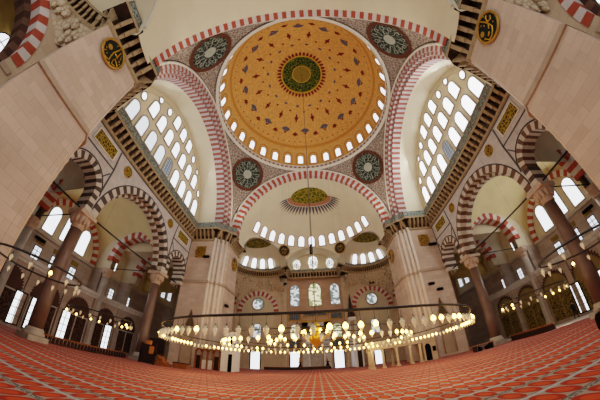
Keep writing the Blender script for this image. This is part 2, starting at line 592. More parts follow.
for i in range(32):
    a = 2 * PI * (i + .5) / 32
    psi = rad(80.2)
    p = Vector(dome_pt(psi, a, RD - .13)) - Vector((-cos(psi) * sin(a), -cos(psi) * cos(a), sin(psi))) * 1.0
    n = (-sin(psi) * sin(a), -sin(psi) * cos(a), -cos(psi))
    window(p, n, .95, 1.85, 'arch', 'day', 'win_frame_red', .1, None, (-cos(psi) * sin(a), -cos(psi) * cos(a), sin(psi)))
# rim
m = MB()
m.lathe([(13.2, 32.95), (12.86, 33.05), (12.8, 33.25)], (0, 0), 'white_mould', 96)
m.f = m.f[:-2]; m.mi = m.mi[:-2]; m.sm = m.sm[:-2]
def rim_strip(r0, z0, r1, z1, mats, n=192):
    for i in range(n):
        a, b = 2 * PI * i / n, 2 * PI * (i + 1) / n
        m.poly([(r0 * cos(a), r0 * sin(a), z0), (r0 * cos(b), r0 * sin(b), z0), (r1 * cos(b), r1 * sin(b), z1), (r1 * cos(a), r1 * sin(a), z1)], mats[i % len(mats)])
rim_strip(12.8, 33.25, 12.78, 33.75, ['ring_grey', 'ring_brown'])
rim_strip(12.78, 33.75, 12.7, 33.85, ['white_mould'])
rim_strip(12.7, 33.85, 13.2, 33.9, ['ring_brown'])
m.build('trim_dome_rim', kind='structure')

# ------------------------------------------------------------------ pendentives
for sx in (-1, 1):
    for sy in (-1, 1):
        m = MB(sx, sy)
        def pend(u, v):
            z = Z0 + v
            rho = math.sqrt(max(RP * RP - v * v, 0))
            a0 = math.acos(min(1, A / rho)); a1 = PI / 2 - a0
            a = a0 + (a1 - a0) * u
            return (rho * cos(a), rho * sin(a), z)
        m.surf(pend, lsp(0, 1, 25), [13.2 * sin(t) for t in lsp(0, PI / 2, 30)], 'pendentive')
        o = m.build('ceiling_pendentive_%s_%s' % ('front' if sy > 0 else 'rear', SIDE[sx]), kind='structure')
        # painted roundel
        c = Vector((10.85 * sx, 10.85 * sy, 30.75)) - Vector((0, 0, Z0)); c.normalize()
        up = (Vector((0, 0, 1)) - c * c.z).normalized(); tx = up.cross(c).normalized()
        def onp(u, v, d): return tuple(Vector((0, 0, Z0)) + (c * RP + tx * u + up * v).normalized() * (RP - d))
        where = {(-1, 1): 'on the pendentive left of the front half dome arch', (1, 1): 'on the pendentive right of the front half dome arch',
                 (-1, -1): 'on the pendentive upper left of the dome', (1, -1): 'on the pendentive upper right of the dome'}[(sx, sy)]
        r = thing('painted_roundel', 'dark brown-rimmed painted roundel ' + where, 'roundel')
        def disc(name, r0, r1, d, mat, n=40):
            q = MB()
            q.surf(lambda a, s: onp(s * cos(a), s * sin(a), d), [2 * PI * i / n for i in range(n)], lsp(r0, r1, 6), mat, wrap=True)
            return q.build(name, r)
        disc('rim', 2.5, 3.05, .12, 'roundel_brown'); disc('field', 0.0, 2.52, .10, 'swirl_dark')
        disc('rosette', 0.0, .8, .14, 'swirl_pale')
        q = MB()
        for i in range(12):
            a = 2 * PI * i / 12
            pts = [(1.0, 0), (1.5, .12), (1.95, .05), (2.3, .16), (2.1, .3), (1.7, .3), (1.8, .2)]
            L = [onp(s * cos(a + t), s * sin(a + t), .15) for s, t in pts]
            q.tube(L, .045, 'swirl_pale', 4)
        q.build('calligraphy', r)

# ------------------------------------------------------------------ great arches
def great_arch(name, axis, sg):
    """axis 'y': plane y = sg*A ; axis 'x': plane x = sg*A"""
    root = empty(name, (0, 0, 0), 'structure')
    U, N = ((1, 0, 0), (0, sg, 0)) if axis == 'y' else ((0, 1, 0), (sg, 0, 0))
    O = Vector(N) * A + Vector((0, 0, Z0))
    m = MB()
    if axis == 'y':
        m.arch(O, U, N, 12.35, 12.95, -.02, .9, 75, RW)
        m.arch(O, U, N, 11.7, 12.4, .12, .9, 75, RW)
    else:
        DW = ['vsr_dusky', 'vsr_lilac']
        m.arch(O, U, N, 12.35, 12.95, -.02, .85, 87, DW)
        m.arch(O, U, N, 12.0, 12.4, .3, 1.6, 87, DW[::-1])
        m.arch(O, U, N, 11.65, 12.05, .85, 2.2, 87, DW)
    m.build('voussoirs', root)
    m = MB()
    pts = [tuple(O + Vector(U) * (13.05 * cos(t)) + Vector((0, 0, 13.05 * sin(t))) - Vector(N) * .05) for t in lsp(0, PI, 73)]
    m.tube(pts, .17, 'white_mould', 6)
    pts = [tuple(O + Vector(U) * (13.25 * cos(t)) + Vector((0, 0, 13.25 * sin(t))) - Vector(N) * .1) for t in lsp(.1, PI - .1, 73)]
    m.tube(pts, .07, 'dark_line', 5)
    m.build('extrados_moulding', root)
    return root
great_arch('trim_great_arch_front', 'y', 1); great_arch('trim_great_arch_rear', 'y', -1)
great_arch('trim_great_arch_left', 'x', -1); great_arch('trim_great_arch_right', 'x', 1)

# ------------------------------------------------------------------ side tympana
TX = 18.5
for sx in (-1, 1):
    m = MB(sx)
    m.surf(lambda x, t: (x, 11.7 * cos(t), Z0 + 11.7 * sin(t)), lsp(15.2, TX, 6), lsp(0, PI, 60), 'cream')
    for s in (-1, 1):
        m.poly([(15.2, 11.7 * s, CZ1 - .2), (TX, 11.7 * s, CZ1 - .2), (TX, 11.7 * s, Z0), (15.2, 11.7 * s, Z0)], 'cream')
    m.build('ceiling_side_vault_' + SIDE[sx], kind='structure')
    m = MB(sx)
    ol = [(-11.7, CZ1 - .2), (11.7, CZ1 - .2)] + [(11.7 * cos(t), Z0 + 11.7 * sin(t)) for t in lsp(0, PI, 50)]
    m.sheet([ol], lambda y, z: (TX, y, z), 'cream')
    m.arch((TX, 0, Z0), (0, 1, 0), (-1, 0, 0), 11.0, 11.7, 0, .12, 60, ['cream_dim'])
    m.build('wall_tympanum_' + SIDE[sx], kind='structure')
    nr = (-sx, 0, 0)
    D = 'day' if sx < 0 else 'day_bright'
    def W(y, zc, w, h, sh='arch', pm=None):
        window((sx * (TX - .03), y, zc - h / 2), nr, w, h, sh, pm or D, 'win_frame', .16, (3, 6) if pm == 'day_dim' else None)
    for k in range(-4, 5):
        W(k * 2.27 + .25, 22.85, 1.45, 2.6, 'arch', 'day_dim' if k == 0 else ('day_soft' if sx < 0 and k < 0 else None))
    for k in range(-3, 4):
        W(k * 2.27 + .25, 26.35, 1.4, 2.45)
    for k in (-4, 4):
        W(k * 2.27 + .25, 25.6, .85, 1.15, 'round')
    for k in (-1, 0, 1):
        W(k * 2.27 + .25, 29.8, 1.35, 2.3)
    for k in (-2, 2):
        W(k * 2.27 + .25, 29.1, .85, 1.2, 'round')
    for k in (-3, 3):
        W(k * 2.27 + .25, 28.5, .7, .9, 'round')

# ------------------------------------------------------------------ half domes with exedrae (front) and plain (rear)
SY0, SR = 14.05, 11.7
FC0, FC1 = 17.75, 18.85
EX, EY, ER, EZS = 9.8, 21.8, 5.7, .74
EZ0 = FC1
def in_exedra(p):
    return ((abs(p[0]) - EX) ** 2 + (abs(p[1]) - EY) ** 2) / ER ** 2 + ((p[2] - EZ0) / (ER * EZS)) ** 2 < 1
CBW, CBH = 5.2, 4.2
def in_center(p):
    return p[2] < EZ0 or (abs(p[0]) / CBW) ** 2 + ((p[2] - EZ0) / CBH) ** 2 < 1 and abs(p[1]) > 20
def in_main(p):
    return p[0] ** 2 + (abs(p[1]) - SY0) ** 2 + (p[2] - Z0) ** 2 < SR ** 2 and abs(p[1]) > SY0 - .3
def half_dome(sy):
    nm = 'front' if sy > 0 else 'rear'
    root = empty('ceiling_half_dome_' + nm, (0, 0, 0), 'structure')
    m = MB(1, sy)
    def sp(a, e): return (SR * cos(e) * sin(a), SY0 + SR * cos(e) * cos(a), Z0 + SR * sin(e))
    m.surf(sp, lsp(-PI / 2, PI / 2, 161), lsp(rad(-6), PI / 2, 91), 'cream', keep=lambda p: not in_exedra(p) and not in_center(p))
    m.build('dome_shell', root)
    # exedra bowls
    for sx in (-1, 1):
        m = MB(sx, sy)
        def ex(a, e): return (EX + ER * cos(e) * cos(a), EY + ER * cos(e) * sin(a), EZ0 + ER * EZS * sin(e))
        m.surf(ex, [2 * PI * i / 80 for i in range(80)], lsp(0, PI / 2, 24), 'cream', keep=lambda p: not in_main(p), wrap=True)
        m.build('exedra_bowl', root)
        m = MB(sx, sy)
        # rim where bowl and half dome meet
        pts = []
        for a in lsp(rad(5), rad(89), 60):
            last = None
            for e in lsp(rad(-5.5), rad(40), 200):
                if in_exedra(sp(a, e)): last = sp(a, e)
            if last: pts.append(last)
        m.tube(pts, .13, 'white_mould', 6)
        m.build('exedra_rim', root)
    if sy > 0:
        # central barrel to the front wall
        m = MB(1, sy)
        def ba(t, y): return (CBW * cos(t), y, EZ0 + CBH * sin(t))
        m.surf(ba, lsp(0, PI, 40), lsp(20.5, 28.9, 22), 'cream', keep=lambda p: not in_main(p) and not in_exedra(p))
        m.build('central_vault', root)
        m = MB(1, sy)
        pts = []
        for a in lsp(-rad(27.5), rad(27.5), 50):
            last = None
            for e in lsp(rad(-5.5), rad(30), 200):
                if in_center(sp(a, e)): last = sp(a, e)
            if last: pts.append(last)
        m.tube(pts, .13, 'cream_dim', 6)
        m.build('central_rim', root)
    # crown medallion with radiating leaves
    m = MB(1, sy)
    def onS(u, v, d):
        psi = math.hypot(u, v)
        q = Vector((0, 4.0, 0)) + Vector((u, v, 0))
        x, y = q.x, q.y
        r = SR - d
        zz = math.sqrt(max(.1, r * r - x * x - y * y))
        return (x, SY0 + y, Z0 + zz)
    def el_ring(a0, b0, a1, b1, mat, d, t0, t1, n=40):
        m.surf(lambda t, s: onS((a0 + (a1 - a0) * s) * cos(t), (b0 + (b1 - b0) * s) * sin(t), d), lsp(t0, t1, n), lsp(0, 1, 5), mat)
    el_ring(0, 0, 3.6, 1.75, 'medal_gold', .05, 0, 2 * PI)
    el_ring(3.6, 1.75, 4.3, 2.3, 'win_frame_red', .06, -.1, PI + .1)
    for i in range(25):
        t = -.1 + (PI + .2) * (i + .5) / 25
        w = .055
        pts = [(4.4, 2.4, t - w), (5.1, 3.0, t - w * .8), (6.1, 3.9, t), (5.1, 3.0, t + w * .8), (4.4, 2.4, t + w)]
        m.poly([onS(a * cos(b), c * sin(b), .07) for a, c, b in pts], 'dome_blue')
    m.build('crown_medallion', root)
    for sx in (-1, 1):
        m = MB(sx, sy)
        def exd(u, v):
            x = EX + .6 + u; y = EY + .2 + v
            k = 1 - ((x - EX) ** 2 + (y - EY) ** 2) / (ER - .06) ** 2
            return (x, y, EZ0 + (ER - .06) * EZS * math.sqrt(max(k, 0)) - .04)
        m.surf(lambda t, s: exd(2.5 * s * cos(t), 1.9 * s * sin(t)), [2 * PI * i / 30 for i in range(30)], lsp(0, 1, 6), 'medal_gold', wrap=True)
        m.build('exedra_medallion', root)
    if sy > 0:
        for k in range(-6, 7):
            a = rad(11.25) * k
            z = 23.25; e = math.asin((z - Z0) / SR)
            p = sp(a, e); q = sp(a, e + rad(10.5))
            nrm = Vector((-p[0], SY0 - p[1], Z0 - p[2])).normalized()
            zz = (Vector(q) - Vector(p)).normalized()
            nrm = -(Vector((cos(a), -sin(a), 0)).cross(zz)).normalized()
            if nrm.dot(Vector((-p[0], SY0 - p[1], 0))) < 0: nrm = -nrm
            window(Vector(p) + nrm * .06, nrm, 1.15, 2.05, 'arch', 'day', 'win_frame_red', .14, None, zz)
half_dome(1); half_dome(-1)
# exedra windows
for sx in (-1, 1):
    for x in (14.1, 12.4, 10.5, 8.5):
        t = math.acos((x - EX) / (ER * .985))
        def exq(z):
            e = math.asin((z - EZ0) / (ER * EZS))
            return Vector((sx * (EX + ER * cos(e) * cos(t)), EY + ER * cos(e) * sin(t), z))
        p, q = exq(19.45), exq(21.35)
        zz = (q - p).normalized()
        out = Vector((sx * cos(t), sin(t), 0))
        xx = out.cross(Vector((0, 0, 1)))
        n = -(out - zz * out.dot(zz)).normalized()
        window(p + n * .16, n, 1.0, (q - p).length, 'arch', 'day', 'win_frame_red', .13, None, zz)
# front wall upper lunette
m = MB()
ol = [(-CBW, FC1 - .3), (CBW, FC1 - .3)] + [(CBW * cos(t), EZ0 + CBH * sin(t)) for t in lsp(0, PI, 30)]
m.sheet([ol], lambda x, z: (x, 28.75, z), 'cream')
m.build('wall_lunette_front', kind='structure')
def snow_window(x, z, w, h):
    WN[0] += 1
    r = empty('window_%d' % WN[0], (x, 28.7, z), 'structure')
    q = MB()
    q.sheet([[(w / 2 * (1 if i % 2 == 0 else .82) * cos(PI / 2 + 2 * PI * i / 16) * 1.05, h / 2 * (1.08 if i % 2 == 0 else .85) * sin(PI / 2 + 2 * PI * i / 16)) for i in range(16)]], lambda a, b: (a, -.03, b), 'snow')
    q.build('pane', r)
    q = MB()
    for i in range(4):
        t = PI * i / 4
        q.tube([(w / 2 * cos(t), -.06, h / 2 * sin(t)), (-w / 2 * cos(t), -.06, -h / 2 * sin(t))], .05, 'win_frame', 4)
    q.tube([(w * .3 * cos(t), -.06, h * .3 * sin(t)) for t in lsp(0, 2 * PI, 17)], .06, 'win_frame', 4)
    q.build('window_bars', r)
snow_window(-3.45, 20.7, 1.6, 2.3); snow_window(0.05, 21.1, 2.1, 3.1); snow_window(3.6, 20.7, 1.6, 2.3)

# half dome calligraphy roundels
for sx in (-1, 1):
    e = rad(9.2); a = rad(29.3)
    p = Vector((sx * SR * cos(e) * sin(a), SY0 + SR * cos(e) * cos(a), Z0 + SR * sin(e)))
    n = (Vector((0, SY0, Z0)) - p).normalized()
    r = thing('calligraphy_roundel', 'small black and gold roundel on the half dome, %s of the snowflake windows' % SIDE[sx], 'roundel')
    r.matrix_world = frame_m(p + n * .2, n.cross(Vector((0, 0, 1))), n, n.cross(Vector((0, 0, 1))).cross(n))
    q = MB(); q.surf(lambda t, s: (s * cos(t), .0, s * sin(t)), [2 * PI * i / 28 for i in range(28)], lsp(0, 1.12, 4), 'roundel_green', wrap=True); q.build('field', r)
    q = MB(); q.tube([(1.12 * cos(t), .02, 1.12 * sin(t)) for t in lsp(0, 2 * PI, 29)], .09, 'gold', 5); q.build('rim', r)
    q = MB()
    for L in ([(-.7, .3), (-.2, .2), (.3, .35), (.6, .1)], [(-.6, -.1), (-.2, -.35), (.2, -.3), (.55, -.05), (.4, .15)], [(-.3, .6), (-.25, .1), (0, -.1)], [(.1, .65), (.15, .1)], [(-.4, -.6), (.1, -.65), (.5, -.45)]):
        q.tube([(u, .04, v) for u, v in L], .075, 'gold', 4)
    q.build('calligraphy', r)

# ------------------------------------------------------------------ front wall
FY = 28.9
front = empty('wall_front', (0, 0, 0), 'structure')
m = MB()
for s in (-1, 1):
    m.sx = s
    m.poly([(5.6, FY, 0), (30.5, FY, 0), (30.5, FY, FC0 + .2), (5.6, FY, FC0 + .2)], 'wall_stone')
    m.poly([(5.6, FY, 0), (5.6, FY, FC0 + .2), (5.6, FY + .7, FC0 + .2), (5.6, FY + .7, 0)], 'wall_stone')
    m.box(5.55, 6.3, FY - .3, FY, 0, FC0, 'wall_stone')
m.sx = 1
m.build('side_bays', front)
m = MB(); m.poly([(-5.6, FY + .6, 0), (5.6, FY + .6, 0), (5.6, FY + .6, FC0 + .4), (-5.6, FY + .6, FC0 + .4)], 'bay_stone'); m.build('central_bay', front)
for s in (-1, 1):
    m = MB(s)
    m.arch((11.35, FY, 10.9), (1, 0, 0), (0, -1, 0), 3.25, 4.2, 0, .18, 25, RW)
    m.sheet([[(11.35 - 3.25, 7.9), (11.35 + 3.25, 7.9)] + [(11.35 + 3.25 * cos(t), 10.9 + 3.25 * sin(t)) for t in lsp(0, PI, 24)]], lambda x, z: (x, FY - .05, z), 'cream_dim')
    m.build('blind_arch', front)
# side planes of the corner bays with arches, squinches
for sx in (-1, 1):
    for sy in (-1, 1):
        nm = '%s_%s' % ('front' if sy > 0 else 'rear', SIDE[sx])
        root = empty('wall_corner_bay_' + nm, (0, 0, 0), 'structure')
        PX, CYA, RA, ZS = 15.9, 23.7, 4.75, 12.2
        m = MB(sx, sy)
        ol = [(17.85, 0), (CYA - RA, 0), (CYA - RA, ZS)] + [(CYA + RA * cos(t), ZS + RA * sin(t)) for t in lsp(PI, 0, 24)] + [(CYA + RA, 0), (28.9, 0), (28.9, FC0 + .1), (17.85, FC0 + .1)]
        m.sheet([ol], lambda y, z: (PX, y, z), 'wall_stone')
        m.poly([(PX, CYA - RA, 0), (PX + 1.2, CYA - RA, 0), (PX + 1.2, CYA - RA, ZS), (PX, CYA - RA, ZS)], 'wall_stone')
        m.poly([(PX, CYA + RA, 0), (PX + 1.2, CYA + RA, 0), (PX + 1.2, CYA + RA, ZS), (PX, CYA + RA, ZS)], 'wall_stone')
        m.box(PX - .12, PX + 1.2, 18.2, CYA - RA + .02, ZS - .9, ZS - .5, 'pier_trim')
        m.build('bay_wall', root)
        m = MB(sx, sy)
        m.arch((PX, CYA, ZS), (0, 1, 0), (1, 0, 0), RA, RA + .75, -.06, 1.3, 27, RW)
        m.arch((PX, CYA, ZS), (0, 1, 0), (1, 0, 0), RA - .5, RA + .1, 1.0, 2.2, 27, ['vsr_brown', 'niche_dark'])
        m.build('arch_voussoirs', root)
        m = MB(sx, sy)   # squinch: from the round cornice ring out to the square bay
        sq = []
        for i in range(49):
            a = 2 * PI * i / 48
            c, s_ = cos(a), sin(a)
            k = min((PX - EX) / abs(c) if c > 1e-6 else (4.3 / abs(c) if c < -1e-6 else 99), (FY - EY) / abs(s_) if s_ > 1e-6 else (4.2 / abs(s_) if s_ < -1e-6 else 99))
            sq.append(((EX + ER * c, EY + ER * s_, FC0 - .2), (EX + max(k, ER) * c, EY + max(k, ER) * s_, FC0 - .25 - max(0, (max(k, ER) - ER)) * 1.35)))
        for i in range(48):
            a = 2 * PI * (i + .5) / 48
            if cos(a) < -.55 or sin(a) < -.75: continue
            m.poly((sq[i][0], sq[i + 1][0], sq[i + 1][1], sq[i][1]), 'muqarnas')
        for i in range(60):     # little hanging cells
            a = random.uniform(rad(-40), rad(125)); t = random.uniform(0, 1)
            j = (a % (2 * PI)) / (2 * PI) * 48; i0 = int(j)
            P0 = Vector(sq[i0][0]).lerp(Vector(sq[min(48, i0 + 1)][0]), j - i0); P1 = Vector(sq[i0][1]).lerp(Vector(sq[min(48, i0 + 1)][1]), j - i0)
            q = P0.lerp(P1, t)
            if (P1 - P0).length < .8: continue
            m.lathe([(.0, q.z - .55), (.2, q.z - .3), (.28, q.z + .1)], (q.x - .12, q.y - .12), 'muqarnas', 8)
        m.build('muqarnas_squinch', root)
        # aisle room behind
        m = MB(sx, sy)
        m.surf(lambda t, x: (x, CYA + 6.2 * cos(t), 11.0 + 7.0 * sin(t)), lsp(0, PI, 16), lsp(PX + 1.3, 30.4, 4), 'ochre')
        m.build('aisle_vault', root)
        if sy < 0: window((sx * 21.9, -20.4, 15.4), (-sx, 0, -.35), 1.3, 1.5, 'arch', 'day', 'wood_dark', .1, (2, 2), (-sx * .35, 0, 1))
# front cornice, exedra cornices
def exedra_path():
    pts = []
    for a in lsp(rad(40), rad(-38), 30):
        pts.append((EX + ER * cos(a), EY + ER * sin(a)))
    return pts
for sx in (-1, 1):
    # walk so that the hall is on the left hand side
    arc = [(EX + ER * cos(a), EY + ER * sin(a)) for a in lsp(rad(-36), rad(140), 40)]
    base = [(13.9, 17.85)] + arc + [(5.3, 28.55)]
    for sy in (1, -1):
        pts = [(sx * x, sy * y) for x, y in base]
        if sx * sy < 0: pts = pts[::-1]
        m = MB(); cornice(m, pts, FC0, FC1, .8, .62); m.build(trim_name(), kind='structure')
        if sy > 0:
            m = MB(); railing(m, pts[4:-3] if pts[0][1] < pts[-1][1] else pts[3:-4], FC1, .42, .66); tag(m.build('balcony_railing'), 'grey lattice railing above the %s front exedra cornice' % SIDE[sx], 'railing')
m = MB(); pts = [(5.3, 28.6), (-5.3, 28.6)]; cornice(m, pts, FC0, FC1, .7, .62); m.build(trim_name(), kind='structure')
m = MB(); railing(m, pts, FC1, .42, .55); tag(m.build('balcony_railing'), 'grey lattice railing under the three snowflake windows', 'railing')

# front windows
def FW(x, zc, w, h, sh, pm, y=FY, fm='win_frame', bars=None, fw=.14):
    return window((x, y - .03, zc - h / 2), (0, -1, 0), w, h, sh, pm, fm, fw, bars)
FW(-3.95, 14.2, 1.75, 4.3, 'arch', 'stained', FY + .6); FW(.1, 14.3, 2.4, 4.7, 'arch', 'stained_warm', FY + .6); FW(4.15, 14.2, 1.75, 4.3, 'arch', 'stained', FY + .6)
for s in (-1, 1):
    FW(s * 11.35, 12.4, 2.1, 2.1, 'round', 'stained', FY - .08, 'win_frame', None, .3)
    FW(s * 11.3, 7.1, 1.5, 2.7, 'arch', 'stained', FY)
    FW(s * 4.05, 7.0, 1.6, 2.6, 'arch', 'stained_warm', FY + .6, 'win_frame')
    FW(s * 4.05, 1.55, 1.7, 3.2, 'rect', 'day', FY + .6, 'wood_dark', None, .22)
    FW(s * 11.4, 1.5, 1.7, 3.2, 'rect', 'day', FY, 'wood_dark', None, .22)
FW(28.3, 15.2, 1.7, 3.4, 'arch', 'window_amber'); FW(27.3, 12.3, 1.0, 1.9, 'arch', 'day')
# tile panels of the central bay
for x, z, w, h in ((-4.05, 9.9, 2.3, 1.5), (4.05, 9.9, 2.3, 1.5), (0, 10.3, 4.6, .9), (-4.05, 4.6, 2.2, 1.6), (4.05, 4.6, 2.2, 1.6)):
    r = thing('tile_inlay', {(-4.05, 9.9): 'blue tile panel with gold frame left of the mihrab, high up', (4.05, 9.9): 'blue tile panel with gold frame right of the mihrab, high up',
               (0, 10.3): 'long blue tile panel with gold frame above the mihrab', (-4.05, 4.6): 'blue tile panel over the lower window left of the mihrab', (4.05, 4.6): 'blue tile panel over the lower window right of the mihrab'}[(x, z)], 'tile panel')
    q = MB(); q.box(x - w / 2, x + w / 2, FY + .5, FY + .59, z - h / 2, z + h / 2, 'tile_blue'); q.build('tile_field', r)
    q = MB()
    for a in (-1, 1):
        q.box(x - w / 2 - .12, x + w / 2 + .12, FY + .42, FY + .58, z + a * h / 2 - .1, z + a * h / 2 + .1, 'gold')
        q.box(x + a * w / 2 - .1, x + a * w / 2 + .1, FY + .42, FY + .58, z - h / 2, z + h / 2, 'gold')
    q.build('gilt_frame', r)
# mihrab
r = thing('mihrab', 'grey marble prayer niche in the middle of the front wall', 'mihrab')
q = MB()
q.box(-2.6, -1.5, FY - .1, FY + .57, 0, 8.6, 'marble'); q.box(1.5, 2.6, FY - .1, FY + .57, 0, 8.6, 'marble'); q.box(-2.6, 2.6, FY - .1, FY + .57, 6.2, 9.0, 'marble')
q.box(-2.75, 2.75, FY - .2, FY + .57, 8.6, 9.05, 'gold')
q.build('portal', r)
q = MB()
q.surf(lambda a, z: (1.5 * cos(a) * (1 if z < 4 else max(.05, 1 - ((z - 4) / 2.4) ** 2)), FY - .05 + .6 * sin(a) * (1 if z < 4 else max(.05, 1 - ((z - 4) / 2.4) ** 2)), z), lsp(0, PI, 14), lsp(0, 6.4, 16), 'pale_column')
q.build('niche', r)
q = MB(); q.box(-2.2, 2.2, FY - .16, FY - .1, 6.6, 7.5, 'script_gold'); q.build('inscription_band', r)
for s in (-1, 1):
    q = MB(); q.lathe([(.22, 0), (.22, .3), (.14, .4), (.14, 5.4), (.24, 5.8), (.24, 6.1)], (s * 1.35, FY - .22), 'marble_white', 12); q.build('colonnette', r)
# minbar
r = thing('minbar', 'tall pale marble pulpit with a dark pointed spire right of the mihrab', 'minbar')
q = MB()
q.hexa([(6.1, 22.6, 0), (7.3, 22.6, 0), (7.3, 28.2, 0), (6.1, 28.2, 0), (6.1, 22.6, .5), (7.3, 22.6, .5), (7.3, 28.2, 5.4), (6.1, 28.2, 5.4)], 'marble_white'); q.build('stair_side', r)
q = MB()
for x in (6.15, 7.25):
    for y in (26.6, 28.1):
        q.lathe([(.11, 4.0), (.09, 8.2)], (x, y), 'marble_white', 8)
q.box(6.0, 7.4, 26.5, 28.25, 8.2, 8.8, 'marble_white'); q.build('canopy', r)
q = MB(); q.lathe([(.8, 8.8), (.62, 9.5), (.35, 11.2), (.05, 13.4)], (6.7, 27.3), 'wood_dark', 8, False); q.build('spire', r)
q = MB(); q.box(6.1, 7.3, 22.3, 22.6, 0, 3.6, 'marble_white'); q.box(6.35, 7.05, 22.25, 22.33, 0, 2.6, 'wood_dark'); q.build('gate', r)
# candlesticks
for x, lab in ((1.75, 'dark tall candlestick with golden top right of the mihrab niche'), (-3.0, 'dark tall candlestick left of the mihrab niche')):
    r = thing('candlestick', lab, 'candlestick', (x, 26.4, 0))
    q = MB(); q.lathe([(.62, 0), (.6, .12), (.35, .5), (.16, .9), (.12, 1.1), (.3, 1.2), (.3, 1.26)], (0, 0), 'black', 14); q.build('stand', r)
    q = MB(); q.lathe([(.16, 1.26), (.16, 2.0), (.02, 2.2)], (0, 0), 'gold_bright', 10); q.build('candle', r)
m = MB(); m.box(-9.0, 2.0, 25.4, 25.7, 0, .42, 'wood_dark'); m.box(-9.0, 2.0, 25.3, 26.0, .42, .5, 'wood_brown')
tag(m.build('low_bench'), 'long low dark bench standing on the carpet before the front wall', 'bench')

# ------------------------------------------------------------------ the four great piers
PIER = [(18.6, 11.4), (14.6, 11.4), (14.15, 11.95), (13.55, 12.15), (13.1, 12.75), (12.68, 13.1), (12.68, 17.85), (18.6, 17.85)]
STR_L = [[(-15.92, 18.0), (-15.94, 17.57), (-16.01, 17.02), (-15.96, 16.64), (-15.83, 16.13), (-15.91, 16.04), (-16.25, 15.92), (-16.49, 15.92), (-16.6, 16.12), (-16.44, 16.39)],
         [(-15.75, 16.07), (-15.51, 15.95), (-15.2, 16.1), (-15.02, 16.38), (-15.11, 16.63), (-15.37, 16.72), (-15.6, 16.78), (-15.6, 16.44), (-15.51, 16.19), (-15.22, 16.38)],
         [(-15.92, 17.12), (-15.68, 17.09), (-15.51, 16.87), (-15.62, 17.23), (-15.66, 17.52)]]
DOT_L = [(-16.47, 16.97, .22), (-16.26, 16.29, .06), (-16.23, 17.8, .06), (-15.66, 17.7, .07), (-15.43, 17.6, .06), (-15.26, 17.11, .08), (-15.1, 16.96, .06), (-15.35, 17.4, .07), (-16.6, 16.55, .06)]
STR_R = [[(-16.03, 18.1), (-16.1, 17.8), (-16.19, 17.33), (-16.2, 16.88), (-16.17, 16.51), (-15.93, 16.28), (-15.61, 16.17), (-15.3, 16.26), (-15.19, 16.66), (-15.22, 16.8)],
         [(-16.67, 17.49), (-16.42, 17.42), (-16.28, 17.08), (-16.55, 16.91), (-16.75, 17.07)], [(-16.18, 16.95), (-15.92, 16.74)], [(-15.75, 16.58), (-15.45, 16.52)]]
DOT_R = [(-15.35, 17.24, .22), (-16.45, 17.85, .06), (-16.48, 17.71, .06), (-15.66, 17.95, .07), (-15.83, 17.7, .06), (-15.93, 17.36, .07), (-16.45, 16.55, .06), (-15.1, 16.8, .06)]
NEARP = [(18.6, 11.4), (15.6, 12.3), (14.4, 12.65), (13.5, 12.85), (13.0, 13.0), (12.68, 13.25), (12.68, 17.85), (18.6, 17.85)]
FARP = list(PIER)
